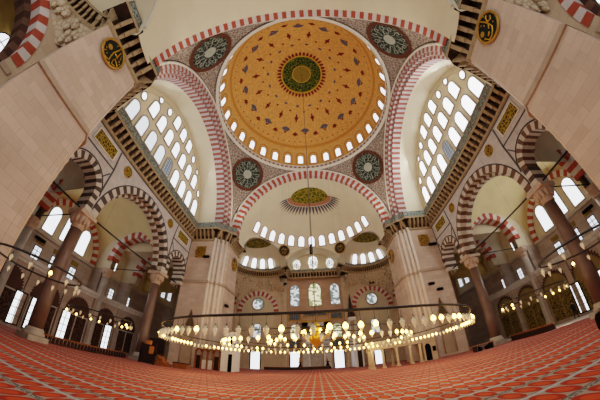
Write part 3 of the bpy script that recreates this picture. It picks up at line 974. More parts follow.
for sx in (-1, 1):
    for sy in (-1, 1):
        PIER = FARP if sy > 0 else NEARP
        pos = ('front ' if sy > 0 else 'near ') + SIDE[sx]
        lab = {(-1, -1): 'huge pinkish stone pier filling the upper left corner', (1, -1): 'huge pinkish stone pier filling the upper right corner',
               (-1, 1): 'great stone pier left of the front half dome with wooden arches at its foot', (1, 1): 'great stone pier right of the front half dome behind the gallery'}[(sx, sy)]
        r = thing('great_pier', lab, 'pier', (0, 0, 0))
        m = MB(sx, sy); m.prism(PIER, 0, CZ0, 'pier_stone')
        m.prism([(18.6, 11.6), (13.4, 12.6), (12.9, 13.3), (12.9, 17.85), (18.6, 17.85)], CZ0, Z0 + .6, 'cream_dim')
        m.build('shaft', r)
        m = MB(sx, sy)
        low = [(x - (.09 if x < 15 else 0), y - (.09 if y < 12.9 else (-.05 if y > 17 else 0))) for x, y in PIER]
        low[-1] = (18.6, 17.9); m.prism(low, 0, 11.1, 'pier_stone')
        m.build('lower_shaft', r)
        m = MB(sx, sy)
        st = [(x - (.26 if x < 15 else 0), y - (.26 if y < 12.9 else 0)) for x, y in PIER]
        st[-1] = (18.6, 17.9); st[-2] = (st[-2][0], 17.95); m.prism(st, 11.1, 11.28, 'pier_trim')
        st2 = [(x - (.15 if x < 15 else 0), y - (.15 if y < 12.9 else 0)) for x, y in PIER]; m.prism(st2, 11.28, 11.5, 'pier_trim')
        m.build('string_course', r)
        m = MB(sx, sy)
        for q in (((14.5, 11.45), (14.1, 11.9), (13.5, 12.12), (13.1, 12.7)) if sy > 0 else ((13.45, 12.9), (12.98, 13.05))):
            m.tube([(q[0], q[1], 0), (q[0], q[1], CZ0)], .2 if sy > 0 else .1, 'pier_light', 10)
        m.build('corner_moulding', r)
        path = [(x, y) for x, y in PIER[:-1]]
        path = path + [(13.9, 17.85)]
        pts = [(sx * x, sy * y) for x, y in path]
        if sx * sy < 0: pts = pts[::-1]
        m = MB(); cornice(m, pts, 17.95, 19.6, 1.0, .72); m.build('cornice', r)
        m = MB(); railing(m, pts, off=.85); m.build('railing', r)
        # calligraphy roundel on the inner face
        rl = {(-1, -1): 'black calligraphy roundel with gold rim high on the near left pier', (1, -1): 'black calligraphy roundel with gold rim high on the near right pier',
              (-1, 1): 'dark oval-looking roundel seen edge-on on the front left pier', (1, 1): 'dark oval-looking roundel seen edge-on on the front right pier'}[(sx, sy)]
        cy, cz, RR = sy * 15.95, (16.78 if sy < 0 else 15.8), 1.06
        t = thing('calligraphy_roundel', rl, 'roundel')
        X = sx * (12.68 - .13)
        q = MB(); q.surf(lambda a, s: (X, cy + s * cos(a), cz + s * sin(a)), [2 * PI * i / 36 for i in range(36)], lsp(0, RR, 4), 'roundel_green', wrap=True); q.build('field', t)
        q = MB(); q.tube([(X - sx * .02, cy + RR * cos(a), cz + RR * sin(a)) for a in lsp(0, 2 * PI, 37)], .1, 'gold', 6); q.build('rim', t)
        q = MB()
        for L in (STR_L if sx < 0 else STR_R):
            q.tube([(X - sx * .03, (y + 15.95) + cy if sy < 0 else cy + (y + 15.95), cz + (z - 16.95) * .92) for y, z in L], .055, 'gold_bright', 5)
        for y, z, d in (DOT_L if sx < 0 else DOT_R):
            q.surf(lambda a, s: (X - sx * .03, cy + (y + 15.95) + s * cos(a), cz + (z - 16.95) * .9 + s * sin(a)), [2 * PI * i / 10 for i in range(10)], [0, d], 'gold', wrap=True)
        q.build('calligraphy', t)
        if sy > 0:
            # square gilt panel on the face towards the hall
            t = thing('gilt_medallion', 'square panel with golden disc on the %s front pier' % SIDE[sx], 'panel')
            q = MB(sx); q.box(15.7, 17.3, 11.3, 11.38, 15.0, 16.8, 'plaque'); q.build('board', t)
            q = MB(sx); q.surf(lambda a, s: (16.5 + s * cos(a), 11.27, 15.9 + s * sin(a)), [2 * PI * i / 28 for i in range(28)], lsp(0, .86, 3), 'script_dark', wrap=True)
            q.tube([(16.5 + .86 * cos(a), 11.26, 15.9 + .86 * sin(a)) for a in lsp(0, 2 * PI, 29)], .06, 'gold', 5); q.build('disc', t)
            # tall pointed blind niche below
            t = thing('pointed_niche', 'tall narrow pointed stone niche on the %s front pier' % SIDE[sx], 'niche')
            q = MB(sx)
            q.sheet([[(15.3, .3), (16.9, .3), (16.9, 5.0), (16.1, 7.2), (15.3, 5.0)]], lambda x, z: (x, 11.27, z), 'niche_stone')
            q.build('niche_face', t)
            q = MB(sx)
            q.sheet([[(15.45, 5.1), (16.75, 5.1), (16.1, 7.0)]], lambda x, z: (x, 11.25, z), 'spire_olive')
            q.build('pointed_head', t)
            q = MB(sx)
            q.tube([(15.3, 11.19, .3), (15.3, 11.19, 5.0), (16.1, 11.19, 7.2), (16.9, 11.19, 5.0), (16.9, 11.19, .3)], .1, 'pier_trim', 5); q.build('frame_moulding', t)

# ------------------------------------------------------------------ side arcades
AX, AB, ZS = 18.4, 19.95, 10.6
OPEN = [(-8.9, 1.75, 12.3), (0.1, 5.7, 10.7), (8.9, 1.75, 12.1)]
def arch_outline(y0, y1, zb, zt, ops, n=24):
    L = [(y0, zb)]
    for c, r_, s_ in ops:
        L += [(c - r_, zb), (c - r_, s_)] + [(c + r_ * cos(t), s_ + r_ * sin(t)) for t in lsp(PI, 0, n)][1:-1] + [(c + r_, s_), (c + r_, zb)]
    return L + [(y1, zb), (y1, zt), (y0, zt)]
for sx in (-1, 1):
    S = SIDE[sx]
    root = empty('wall_arcade_' + S, (0, 0, 0), 'structure')
    m = MB(sx)
    ol = arch_outline(-11.5, 11.5, ZS - .05, CZ0 + .1, OPEN)
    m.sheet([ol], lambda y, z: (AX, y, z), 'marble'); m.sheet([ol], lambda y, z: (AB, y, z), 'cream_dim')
    for c, r_, s_ in OPEN:
        for k in (-1, 1):
            if r_ > 2: m.poly([(AX, c + k * r_, ZS), (AB, c + k * r_, ZS), (AB, c + k * r_, s_), (AX, c + k * r_, s_)], 'vsr_brown')
    m.build('spandrel_wall', root)
    m = MB(sx)
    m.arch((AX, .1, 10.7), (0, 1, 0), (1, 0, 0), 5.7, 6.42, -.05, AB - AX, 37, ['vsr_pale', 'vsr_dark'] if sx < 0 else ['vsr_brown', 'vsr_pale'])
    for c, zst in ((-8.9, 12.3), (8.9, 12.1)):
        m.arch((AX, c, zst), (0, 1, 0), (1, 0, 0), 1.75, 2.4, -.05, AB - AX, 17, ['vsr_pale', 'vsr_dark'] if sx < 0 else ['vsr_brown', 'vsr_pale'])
        for k in (-1, 1):
            for j in range(4):
                z = ZS + j * .42
                m.box(AX - .05, AB, c + k * 1.75, c + k * 2.4, z, z + .42, 'vsr_dark' if j % 2 else 'vsr_pale')
    # inner order, red and white
    m.arch((AX, .1, 10.7), (0, 1, 0), (1, 0, 0), 5.35, 5.75, .75, 1.4, 37, ['vsr_brown', 'vsr_pale'])
    m.build('voussoirs', root)
    m = MB(sx)
    def strap(y0, z0, y1, z1, w=.09):
        d = Vector((y1 - y0, z1 - z0)).normalized(); n = Vector((-d.y, d.x)) * w
        m.hexa([(AX - .03, y0 - n.x, z0 - n.y), (AX - .03, y1 - n.x, z1 - n.y), (AX + .02, y1 - n.x, z1 - n.y), (AX + .02, y0 - n.x, z0 - n.y),
                (AX - .03, y0 + n.x, z0 + n.y), (AX - .03, y1 + n.x, z1 + n.y), (AX + .02, y1 + n.x, z1 + n.y), (AX + .02, y0 + n.x, z0 + n.y)], 'strap')
    strap(-11.3, CZ0 - .3, 11.3, CZ0 - .3, .07)
    for k in (-1, 1):
        strap(k * 6.45, 12.6, k * 6.45, 15.6); strap(k * 6.45, 15.6, k * 11.2, 15.6, .07)
        strap(k * 6.45, 15.6, k * 6.75, 17.75); strap(k * 11.2, 11, k * 11.2, 17.8)
        strap(k * 6.6, 15.0, k * 7.4, 13.8, .06); strap(k * 10.4, 13.8, k * 11.2, 15.0, .06)
        for c, r_, s_ in OPEN:
            pts = [(AX - .02, c + (r_ + .78) * cos(t), s_ + (r_ + .78) * sin(t)) for t in lsp(.05, PI - .05, 40)]
            if k > 0: m.tube(pts, .07, 'strap', 4)
    m.build('strapwork', root)
    m = MB(sx)
    path = [(sx * 18.4, 11.4), (sx * 18.4, -11.4)]
    if sx > 0: path = path[::-1]
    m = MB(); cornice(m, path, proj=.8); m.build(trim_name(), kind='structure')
    m = MB(); railing(m, [(x, y * .9) for x, y in path], off=.68); tag(m.build('balcony_railing'), 'long grey lattice railing below the %s tympanum windows' % S, 'railing')
    for k in (-1, 1):
        near = 'near' if k < 0 else 'far'
        t = thing('calligraphy_tablet', 'gold calligraphy panel on the %s arcade spandrel at its %s end' % (S, near), 'panel')
        q = MB(sx); q.box(AX - .06, AX - .01, k * 8.7 - 1.45, k * 8.7 + 1.45, 16.2, 17.4, 'script_gold'); q.build('script_field', t)
        q = MB(sx)
        for a in (-1, 1):
            q.box(AX - .09, AX - .01, k * 8.7 - 1.6, k * 8.7 + 1.6, 16.8 + a * .66 - .06, 16.8 + a * .66 + .06, 'marble_white')
            q.box(AX - .09, AX - .01, k * 8.7 + a * 1.52 - .07, k * 8.7 + a * 1.52 + .07, 16.15, 17.45, 'marble_white')
        q.build('border', t)
        t = thing('gilt_roundel', 'small gold roundel above the %s arcade at the %s side of its wide arch' % (S, near), 'roundel')
        q = MB(sx); q.surf(lambda a, s: (AX - .05, k * 4.85 + s * cos(a), 16.85 + s * sin(a)), [2 * PI * i / 24 for i in range(24)], lsp(0, .58, 3), 'script_gold', wrap=True); q.build('field', t)
        q = MB(sx)
        for rr in (.58, .3):
            q.tube([(AX - .07, k * 4.85 + rr * cos(a), 16.85 + rr * sin(a)) for a in lsp(0, 2 * PI, 25)], .05, 'gold', 5)
        q.build('rim', t)
    # big columns
    for k in (-1, 1):
        lab = {(-1, -1): 'tall brown porphyry column at the left edge, nearest of the left arcade', (-1, 1): 'tall brown porphyry column of the left arcade beside the dark pulpit chair',
               (1, -1): 'tall brown porphyry column at the right edge, nearest of the right arcade', (1, 1): 'tall brown porphyry column of the right arcade beside the low table'}[(sx, k)]
        cx, cy = sx * 19.15, k * 6.42
        t = thing('marble_column', lab, 'column', (cx, cy, 0))
        q = MB(); q.box(-.85, .85, -.85, .85, 0, .35, 'pale_column'); q.lathe([(.82, .35), (.84, .5), (.7, .62), (.72, .75), (.6, .9)], (0, 0), 'pale_column', 24); q.build('base', t)
        q = MB(); q.lathe([(.58, .9), (.575, 3), (.55, 6), (.5, 9.0)], (0, 0), 'porphyry', 28); q.build('shaft', t)
        q = MB(); q.lathe([(.55, 9.0), (.6, 9.1), (.55, 9.2), (.62, 9.5), (.78, 9.8), (.86, 10.15)], (0, 0), 'capital', 16, False)
        for i in range(12):
            a = 2 * PI * i / 12; q.lathe([(.03, 9.35), (.16, 9.6), (.2, 9.95), (.12, 10.1)], (.72 * cos(a), .72 * sin(a)), 'capital', 6)
        q.box(-.95, .95, -.95, .95, 10.15, 10.48, 'capital'); q.build('capital', t)
    # pale wall columns and aisle structure
    for k in (-1, 1):
        t = thing('pale_column', 'pale grey stone column in the %s aisle, %s' % (S, 'nearer one' if k < 0 else 'farther one'), 'column', (sx * 27.75, k * 6.3, 0))
        q = MB(); q.lathe([(.62, 0), (.62, .6), (.52, .7), (.5, 9.2)], (0, 0), 'pale_column', 20); q.build('shaft', t)
        q = MB(); q.lathe([(.52, 9.2), (.6, 9.3), (.6, 9.6), (.82, 10.0), (.82, 10.46)], (0, 0), 'capital', 12, False); q.build('capital', t)
    rt = empty('wall_aisle_arches_' + S, (0, 0, 0), 'structure')
    m = MB(sx)
    for k in (-1, 1):
        for ya, r_, cx_, za in ((6.3, 3.5, 23.6, 11.7), (12.2, 3.5, 23.6, 11.7)):
            olx = arch_outline(19.9, 30.5, 10.5, 19.4, [(cx_, r_, za)])
            for d in (-.4, .4):
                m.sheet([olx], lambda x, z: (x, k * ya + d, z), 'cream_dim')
            m.arch((cx_, k * ya, za), (1, 0, 0), (0, 1, 0), r_, r_ + .95, -.65, .65, 21, RW)
            m.poly([(27.4, k * ya - .4, 0), (30.5, k * ya - .4, 0), (30.5, k * ya - .4, 10.5), (27.4, k * ya - .4, 10.5)] if False else [(28.45, k * ya - .4, 0), (30.5, k * ya - .4, 0), (30.5, k * ya - .4, 10.5), (28.45, k * ya - .4, 10.5)], 'aisle_stone')
            m.poly([(28.45, k * ya + .4, 0), (30.5, k * ya + .4, 0), (30.5, k * ya + .4, 10.5), (28.45, k * ya + .4, 10.5)], 'aisle_stone')
            m.poly([(28.45, k * ya - .4, 0), (28.45, k * ya + .4, 0), (28.45, k * ya + .4, 10.5), (28.45, k * ya - .4, 10.5)], 'aisle_stone')
    m.build('transverse_arches', rt)
    m = MB(sx)
    Rv = math.hypot(5.3, 5.9)
    m.surf(lambda x, y: (25.2 + x, y, 10.7 + math.sqrt(max(.5, Rv * Rv - x * x - y * y))), lsp(-5.3, 5.3, 24), lsp(-5.9, 5.9, 26), 'vault_cream')
    for k in (-1, 1):
        m.surf(lambda x, t: (x, k * 9.25 + 2.7 * cos(t), 13.5 + 2.7 * sin(t)), lsp(19.9, 30.5, 4), lsp(0, PI, 12), 'cream_dim')
        m.surf(lambda x, t: (x, k * 15 + 2.7 * cos(t), 13.5 + 2.7 * sin(t)), lsp(19.9, 30.5, 4), lsp(0, PI, 12), 'ochre')
    m.build('aisle_vaults', rt)
    # outer wall
    rw = empty('wall_' + S, (0, 0, 0), 'structure')
    m = MB(sx)
    m.poly([(30.5, -30, 0), (30.5, 29, 0), (30.5, 29, 10.6), (30.5, -30, 10.6)], 'aisle_stone')
    m.poly([(30.5, -30, 10.6), (30.5, 29, 10.6), (30.5, 29, 19.5), (30.5, -30, 19.5)], 'cream_dim')
    m.box(30.2, 30.5, -30, 29, 10.3, 10.65, 'pale_column')
    m.build('wall_face', rw)
    m = MB(sx); m.arch((30.5, 0, 10.7), (0, 1, 0), (-1, 0, 0), 5.0, 5.8, 0, .3, 33, RW); m.build('lunette_arch', rw)
    nr = (-sx, 0, 0)
    for y, zc, h, w in ((-2.9, 12.6, 3.4, 1.6), (-.2, 13.2, 4.2, 1.7), (2.55, 12.6, 3.4, 1.6), (9.2, 12.9, 2.6, 1.5), (-9.2, 12.9, 2.6, 1.5), (15, 12.9, 2.6, 1.4)):
        window((sx * 30.42, y, zc - h / 2), nr, w, h, 'arch', 'day', 'win_frame', .14)
    for y in (24.2, 26.6):
        window((sx * 30.42, y, 11.8), nr, 1.3, 2.7, 'arch', 'day_soft', 'wood_dark', .1, (3, 4))
    for y in (-2.9, -.3, 2.7, 7.8, 10.6, -8.0, -10.5, 14.6):
        window((sx * 30.42, y, 7.45), nr, .95, 1.4, 'rect', 'day_soft', 'wood_dark', .08, (2, 3))
    # ground level loggia
    m = MB(sx)
    m.box(27.5, 30.4, -17.5, 17.5, 6.1, 6.7, 'marble')
    m.poly([(27.6, -17.5, 0), (27.6, 17.5, 0), (27.6, 17.5, 6.1), (27.6, -17.5, 6.1)], 'aisle_stone')
    m.box(27.35, 27.65, -17.5, 17.5, 6.45, 6.85, 'marble')
    for y in (-13.1, -8.4, -3.55, 1.1, 5.8, 10.6, 15.2):
        m.box(27.35, 27.62, y - .35, y + .35, 0, 6.1, 'aisle_stone')
    m.build('loggia_front', rw)
    n_arch = 0
    for y in (-10.75, -5.95, -1.2, 3.45, 8.2, 12.9):
        t = thing('scalloped_arch', '%s scalloped blind arch on the %s aisle wall, %s from the near end' % ('dark brown' if sx < 0 else 'olive gold', S, ['first', 'second', 'third', 'fourth', 'fifth', 'sixth'][n_arch]), 'blind arch')
        n_arch += 1
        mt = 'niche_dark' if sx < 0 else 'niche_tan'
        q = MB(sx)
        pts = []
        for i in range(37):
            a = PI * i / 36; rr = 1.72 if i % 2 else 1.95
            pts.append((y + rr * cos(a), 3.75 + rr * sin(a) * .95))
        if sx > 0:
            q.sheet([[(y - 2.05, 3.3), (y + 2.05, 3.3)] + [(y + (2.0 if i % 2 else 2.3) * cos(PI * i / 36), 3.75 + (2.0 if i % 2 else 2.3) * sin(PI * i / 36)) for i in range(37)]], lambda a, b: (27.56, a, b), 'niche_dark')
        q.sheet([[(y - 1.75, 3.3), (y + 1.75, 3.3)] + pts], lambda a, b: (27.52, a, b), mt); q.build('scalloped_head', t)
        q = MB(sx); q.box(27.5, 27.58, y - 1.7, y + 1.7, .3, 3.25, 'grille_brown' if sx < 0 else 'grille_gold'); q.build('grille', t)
        q = MB(sx)
        for yy in (y - 1.72, y, y + 1.72): q.box(27.42, 27.56, yy - .07, yy + .07, .2, 3.3, 'pale_column' if sx < 0 else 'niche_tan')
        q.box(27.42, 27.56, y - 1.75, y + 1.75, 3.22, 3.36, 'pale_column' if sx < 0 else 'niche_tan'); q.build('screen_frame', t)
    for y in ((-4.0, -2.1, 1.9, 9.0) if sx < 0 else (-2.5, 1.0)):
        window((sx * 27.4, y, .35), nr, 1.15, 3.0, 'rect', 'day', 'wood_dark', .14, (2, 4))
    # wooden balustrade on the floor between columns
    t = thing('low_balustrade', 'low dark wooden balustrade along the %s arcade on the carpet edge' % S, 'balustrade')
    B0 = -5.4 if sx < 0 else -.6
    q = MB(sx); q.box(20.25, 20.4, B0, 5.4, .5, .62, 'wood_brown'); q.box(20.22, 20.42, B0, 5.4, 0, .08, 'wood_dark'); q.build('rail', t)
    q = MB(sx)
    for i in range(28):
        y = B0 + .1 + i * (5.3 - B0 - .1) / 27; q.box(20.27, 20.38, y - .11, y + .11, .08, .5, 'wood_dark')
    q.build('balusters', t)
    # plaques above small windows
    for j, y in enumerate((-2.9, -.3, 2.7)):
        q = MB(sx); q.box(30.35, 30.48, y - .55, y + .55, 9.25, 9.75, 'plaque')
        tag(q.build('gilt_plaque'), 'small gold plaque on the %s aisle wall over the %s small window' % (S, ['near', 'middle', 'far'][j]), 'plaque')
    # tie rods
    q = MB(sx); q.tube([(19.1, -11.4, 10.75), (19.1, 11.4, 10.75)], .075, 'iron', 6)
    tag(q.build('iron_tie_rod'), 'long black iron tie rod running across the %s arcade arches' % S, 'tie rod')
    for k in (-1, 1):
        q = MB(sx); q.tube([(19.6, k * 6.35, 10.65), (27.4, k * 6.35, 10.65)], .06, 'iron', 6)
        tag(q.build('iron_tie_rod'), 'black iron tie rod across the %s aisle at its %s column' % (S, 'near' if k < 0 else 'far'), 'tie rod')

# ------------------------------------------------------------------ chandeliers
def lamp_mesh(lit):
    q = MB()
    k = .62 if lit else .8
    q.lathe([(r * k, z * k) for r, z in [(.0, -.25), (.03, -.24), (.035, -.2), (.085, -.08), (.115, .05), (.12, .12)]], (0, 0), 'lamp_lit' if lit else 'lamp_glass', 10)
    q.tube([(0, 0, .05), (0, 0, .58)], .009, 'iron', 4)
    for i in range(3):
        t = 2 * PI * i / 3
        q.tube([(.12 * k * cos(t), .12 * k * sin(t), .12 * k), (0, 0, .3)], .007, 'iron', 4)
    o = q.build('lamp'); me = o.data; bpy.data.objects.remove(o)
    q = MB(); q.lathe([(.0, -.04), (.07, -.01), (.1, .06), (.08, .13), (.03, .19), (0, .2)], (0, 0), 'bulb_lit' if lit else 'bulb_off', 8)
    o = q.build('bulb'); mb_ = o.data; bpy.data.objects.remove(o)
    return me, mb_
LAMP = {True: lamp_mesh(True), False: lamp_mesh(False)}
def chandelier(name, label, c, R, zi, n, lit_p, r_ring=.07, drop=.62, cables=12, top=30.0, cat='chandelier', ls=1.0):
    root = thing(name, label, cat, (c[0], c[1], zi))
    q = MB(); q.tube([(R * cos(t), R * sin(t), 0) for t in [2 * PI * i / 96 for i in range(96)]], r_ring, 'iron', 6, True)
    q.build('iron_ring', root)
    cab = MB()
    for i in range(cables):
        a = 2 * PI * (i + .5) / cables
        cab.tube([(R * cos(a), R * sin(a), 0), (R * .93 * cos(a), R * .93 * sin(a), top - zi)], .005, 'iron_pale', 4)
    cab.build('suspension_cables', root)
    angs = [2 * PI * (i + .37) / n for i in range(n)]
    cam = Vector((0, -18.4))
    order = sorted(angs, key=lambda a: (Vector((c[0] + R * cos(a), c[1] + R * sin(a))) - cam).length)
    rest = None
    for k, a in enumerate(order):
        lit = random.random() < lit_p(a)
        loc = Matrix.Translation((R * cos(a), R * sin(a), -drop)) @ Matrix.Rotation(a, 4, 'Z') @ Matrix.Scale(ls, 4)
        if k < 100:
            l = mobj('lamp', LAMP[lit][0], root, loc)
            mobj('bulb', LAMP[lit][1], l)
        else:
            if rest is None: rest = MB()
            for me in LAMP[lit]:
                base = len(rest.v)
                rest.v += [tuple(loc @ v.co) for v in me.vertices]
                for p in me.polygons:
                    rest.face([base + i for i in p.vertices], me.materials[p.material_index].name, True)
    if rest: rest.build('lamps_behind', root)['kind'] = 'stuff'
    return root
far_lit = lambda a: .72 if sin(a) > .1 else (.8 if abs(cos(a)) > .92 else .28)
chandelier('ring_chandelier', 'largest iron ring chandelier with rows of glass lamps under the great dome', (0, 0), 10.4, 2.92, 126, far_lit, .055, .58, 8)
chandelier('ring_chandelier', 'middle-sized iron ring of lamps inside the largest ring chandelier', (0, 0), 6.6, 2.95, 64, lambda a: .55, .03, .5, 6)
chandelier('ring_chandelier', 'smallest inner ring of lamps around the golden lamp', (0, 0), 3.45, 3.1, 28, lambda a: .6, .03, .45, 4)
chandelier('ring_chandelier', 'small iron ring of clear lamps beside the near left pier', (-9.9, -13.0), 1.75, 3.15, 16, lambda a: .12, .04, .32, 4, 18, 'chandelier', .62)
chandelier('ring_chandelier', 'small iron ring of clear lamps beside the near right pier', (9.7, -12.6), 1.75, 3.15, 16, lambda a: .12, .04, .32, 4, 18, 'chandelier', .62)
chandelier('ring_chandelier', 'iron ring of lamps hanging in the left aisle before the scalloped arches', (-15.2, -4.2), 2.4, 3.0, 22, lambda a: .3, .04, .36, 4, 10, 'chandelier', .72)
chandelier('ring_chandelier', 'iron ring of lamps hanging in the right aisle before the scalloped arches', (15.2, -4.2), 2.4, 3.0, 22, lambda a: .3, .04, .36, 4, 10, 'chandelier', .72)
# golden central lamp
t = thing('golden_lamp', 'ornate golden hanging lamp at the centre of the ring chandeliers', 'lamp', (.0, 0, 0))
q = MB(); q.lathe([(.02, 2.25), (.12, 2.4), (.5, 2.8), (.62, 3.05), (.35, 3.2), (.2, 3.5), (.45, 3.75), (.3, 4.0), (.08, 4.2)], (0, 0), 'gold_bright', 18); q.build('body', t)
q = MB()
for i in range(10):
    a = 2 * PI * i / 10
    q.tube([(.3 * cos(a), .3 * sin(a), 3.15), (.8 * cos(a), .8 * sin(a), 2.95), (1.0 * cos(a), 1.0 * sin(a), 3.3)], .04, 'gold_bright', 5)
q.build('arms', t)
for i in range(10):
    a = 2 * PI * i / 10
    mobj('bulb', LAMP[True][1], t, Matrix.Translation((1.0 * cos(a), 1.0 * sin(a), 3.4)))
q = MB(); q.tube([(0, 0, 4.2), (0, 0, 46.6)], .035, 'iron', 5); q.build('cable', t)
# hanging loudspeaker on its own cable
t = thing('hanging_loudspeaker', 'black column loudspeaker hanging on the long cable before the half dome windows', 'loudspeaker', (-.12, 9.4, 14.2))
q = MB(); q.box(-.2, .2, -.16, .16, 0, 1.35, 'black'); q.build('cabinet', t)
q = MB(); q.box(-.16, .16, -.18, -.16, .08, 1.27, 'iron'); q.build('front_cloth', t)
q = MB(); q.tube([(0, 0, 1.35), (0, 0, 17.5)], .02, 'iron', 4); q.build('cable', t)

# ------------------------------------------------------------------ floodlights and speakers on walls
def flood(loc, nrm, lab, s=.45):
    loc = Vector(loc) + Vector(nrm) * .12
    t = thing('floodlight', lab, 'floodlight'); t.matrix_world = frame_m(loc, Vector(nrm).cross(Vector((0, 0, 1))), nrm)
    q = MB(); q.box(-s, s, .15, .5, -.16, .16, 'black'); q.build('housing', t)
    q = MB(); q.tube([(0, -.02, .25), (0, .3, .2)], .05, 'iron', 5); q.build('bracket', t)
flood((-15.2, 11.35, 14.9), (0, -1, 0), 'black floodlight beside the gilt panel of the left front pier')
flood((17.4, 11.35, 14.9), (0, -1, 0), 'black floodlight beside the gilt panel of the right front pier', .6)
flood((-30.4, -3.4, 9.6), (1, 0, 0), 'black floodlight on the left aisle wall above the small windows', .7)
flood((30.4, -3.4, 9.6), (-1, 0, 0), 'black floodlight on the right aisle wall above the small windows', .7)
flood((11.8, FY - .15, 15.6), (0, -1, 0), 'black floodlight over the round window right of the mihrab', .5)
flood((-5.9, FY - .3, 16.4), (0, -1, 0), 'black floodlight at the left edge of the mihrab bay', .4)
flood((-12.6, 13.6, 8.5), (1, 0, 0), 'black floodlight low on the left front pier edge', .4)
flood((15.4, 11.31, 9.2), (0, -1, 0), 'black floodlight low on the right front pier', .4)
flood((16.4, 11.28, 8.3), (0, -1, 0), 'black floodlight on the right front pier above the gallery', .4)

# ------------------------------------------------------------------ raised gallery at the right pier
t = thing('muezzin_gallery', 'low pale stone gallery on short columns before the right front pier', 'gallery')
q = MB(); q.box(5.7, 13.3, 9.25, 11.75, 2.05, 2.4, 'wall_stone'); q.box(5.65, 13.3, 9.2, 9.36, 2.4, 3.0, 'cream_dim'); q.box(5.65, 5.8, 9.36, 11.75, 2.4, 3.0, 'cream_dim'); q.build('deck', t)
for x, y in ((5.95, 9.5), (7.1, 9.5), (8.7, 9.5), (10.25, 9.5), (11.4, 9.5), (5.95, 10.5), (5.95, 11.5), (8.7, 11.5), (10.9, 11.5)):
    q = MB(); q.box(x - .2, x + .2, y - .2, y + .2, 0, .2, 'wall_stone'); q.lathe([(.16, .2), (.14, 1.7), (.22, 1.9), (.22, 2.04)], (x, y), 'cream', 10); q.build('column', t)
q = MB(); q.box(11.75, 13.3, 9.3, 11.7, 0, 2.04, 'wall_stone'); q.build('stair_block', t)
q = MB(); q.sheet([[(11.9, .05), (12.6, .05)] + [(12.25 + .35 * cos(a), 1.5 + .4 * sin(a)) for a in lsp(0, PI, 10)]], lambda x, z: (x, 9.27, z), 'black'); q.build('doorway', t)
q = MB(); q.box(12.8, 13.2, 9.25, 9.29, .95, 1.5, 'black'); q.build('vent_grille', t)

# ------------------------------------------------------------------ wooden tribune and marble block at the left pier
t = thing('wooden_screen', 'row of brown wooden arches at the foot of the left front pier', 'screen')
for i in range(5):
    x = -14.3 + i * .78
    q = MB(); q.box(x - .09, x + .09, 10.4, 10.6, 0, 2.2, 'wood_brown'); q.build('post', t)
for i in range(4):
    x = -14.3 + i * .78 + .39
    q = MB()
    q.arch((x, 10.5, 2.0), (1, 0, 0), (0, 1, 0), .28, .46, -.1, .1, 7, ['wood_brown']); q.build('arch_head', t)
    q = MB(); q.box(x - .3, x + .3, 10.56, 10.62, .05, 1.6 if i in (0, 3) else 1.1, 'wood_dark' if i in (0, 3) else 'marble_white'); q.build('infill_board', t)
q = MB(); q.box(-14.5, -11.0, 10.35, 10.65, 2.42, 2.65, 'wall_stone'); q.build('cornice', t)
t = thing('marble_block', 'white marble block with a dark doorway beside the wooden arches', 'marble block')
q = MB(); q.box(-10.95, -9.5, 10.2, 13.0, 0, 4.6, 'marble_white'); q.build('body', t)
q = MB(); q.box(-10.05, -9.6, 10.14, 10.21, 0, 2.0, 'black'); q.build('doorway', t)
q = MB(); q.box(-9.95, -9.7, 10.14, 10.21, 3.2, 4.0, 'black'); q.build('opening', t)

# pulpit chair
t = thing('pulpit_chair', 'dark wooden raised pulpit chair with orange panel by the left column', 'pulpit', (-16.6, 5.0, 0))
for x in (-.85, .85):
    for y in (-.7, .7):
        q = MB(); q.box(x - .1, x + .1, y - .1, y + .1, 0, 2.7 if y > 0 else 2.0, 'wood_dark'); q.build('post', t)
q = MB(); q.box(-.95, .95, -.8, .8, 1.0, 1.15, 'wood_dark'); q.build('seat', t)
q = MB(); q.box(-.85, .85, .65, .75, 1.15, 2.7, 'wood_dark'); q.build('backrest', t)
q = MB(); q.box(-.85, .85, -.76, -.68, .05, 1.9, 'wood_dark'); q.build('front_panel', t)
q = MB(); q.box(.2, .75, -.82, -.77, 1.0, 1.75, 'wood_orange'); q.build('orange_panel', t)
q = MB(); q.box(-.55, -.1, -.5, -.1, 1.9, 2.3, 'wood_orange'); q.build('cushion', t)
q = MB()
for i in range(4): q.box(1.0 + i * .3, 1.3 + i * .3, -.5, .5, 0, .95 - i * .25, 'wood_brown')
q.build('steps', t)
t = thing('low_chest', 'low brown wooden chest on the floor right of the pulpit chair', 'chest', (-13.35, 5.6, 0))
q = MB(); q.box(-.8, .8, -.3, .3, 0, .5, 'wood_brown'); q.build('box', t)
q = MB(); q.box(-.84, .84, -.34, .34, .5, .58, 'wood_dark'); q.build('lid', t)
# low table on the right
t = thing('low_table', 'low wooden table on the carpet beside the far right column', 'table', (16.0, 4.6, 0))
q = MB(); q.box(-1.1, 1.1, -.4, .4, .55, .63, 'wood_brown'); q.build('tabletop', t)
for x in (-1, 1):
    q = MB(); q.box(x * .95 - .06, x * .95 + .06, -.35, .35, 0, .55, 'wood_dark'); q.build('leg', t)
for x, lab in ((15.5, 'black cloth bag under the low table, towards the gallery'), (16.5, 'black cloth bag under the low table, towards the column')):
    t = thing('cloth_bag', lab, 'bag', (x, 4.6, 0))
    q = MB(); q.lathe([(.2, 0), (.33, .08), (.34, .22), (.2, .36), (.06, .42)], (0, 0), 'black', 12); q.build('sack', t)
    q = MB(); q.tube([(-.1, 0, .38), (0, 0, .52), (.1, 0, .38)], .02, 'cloth_dark', 5); q.build('strap', t)
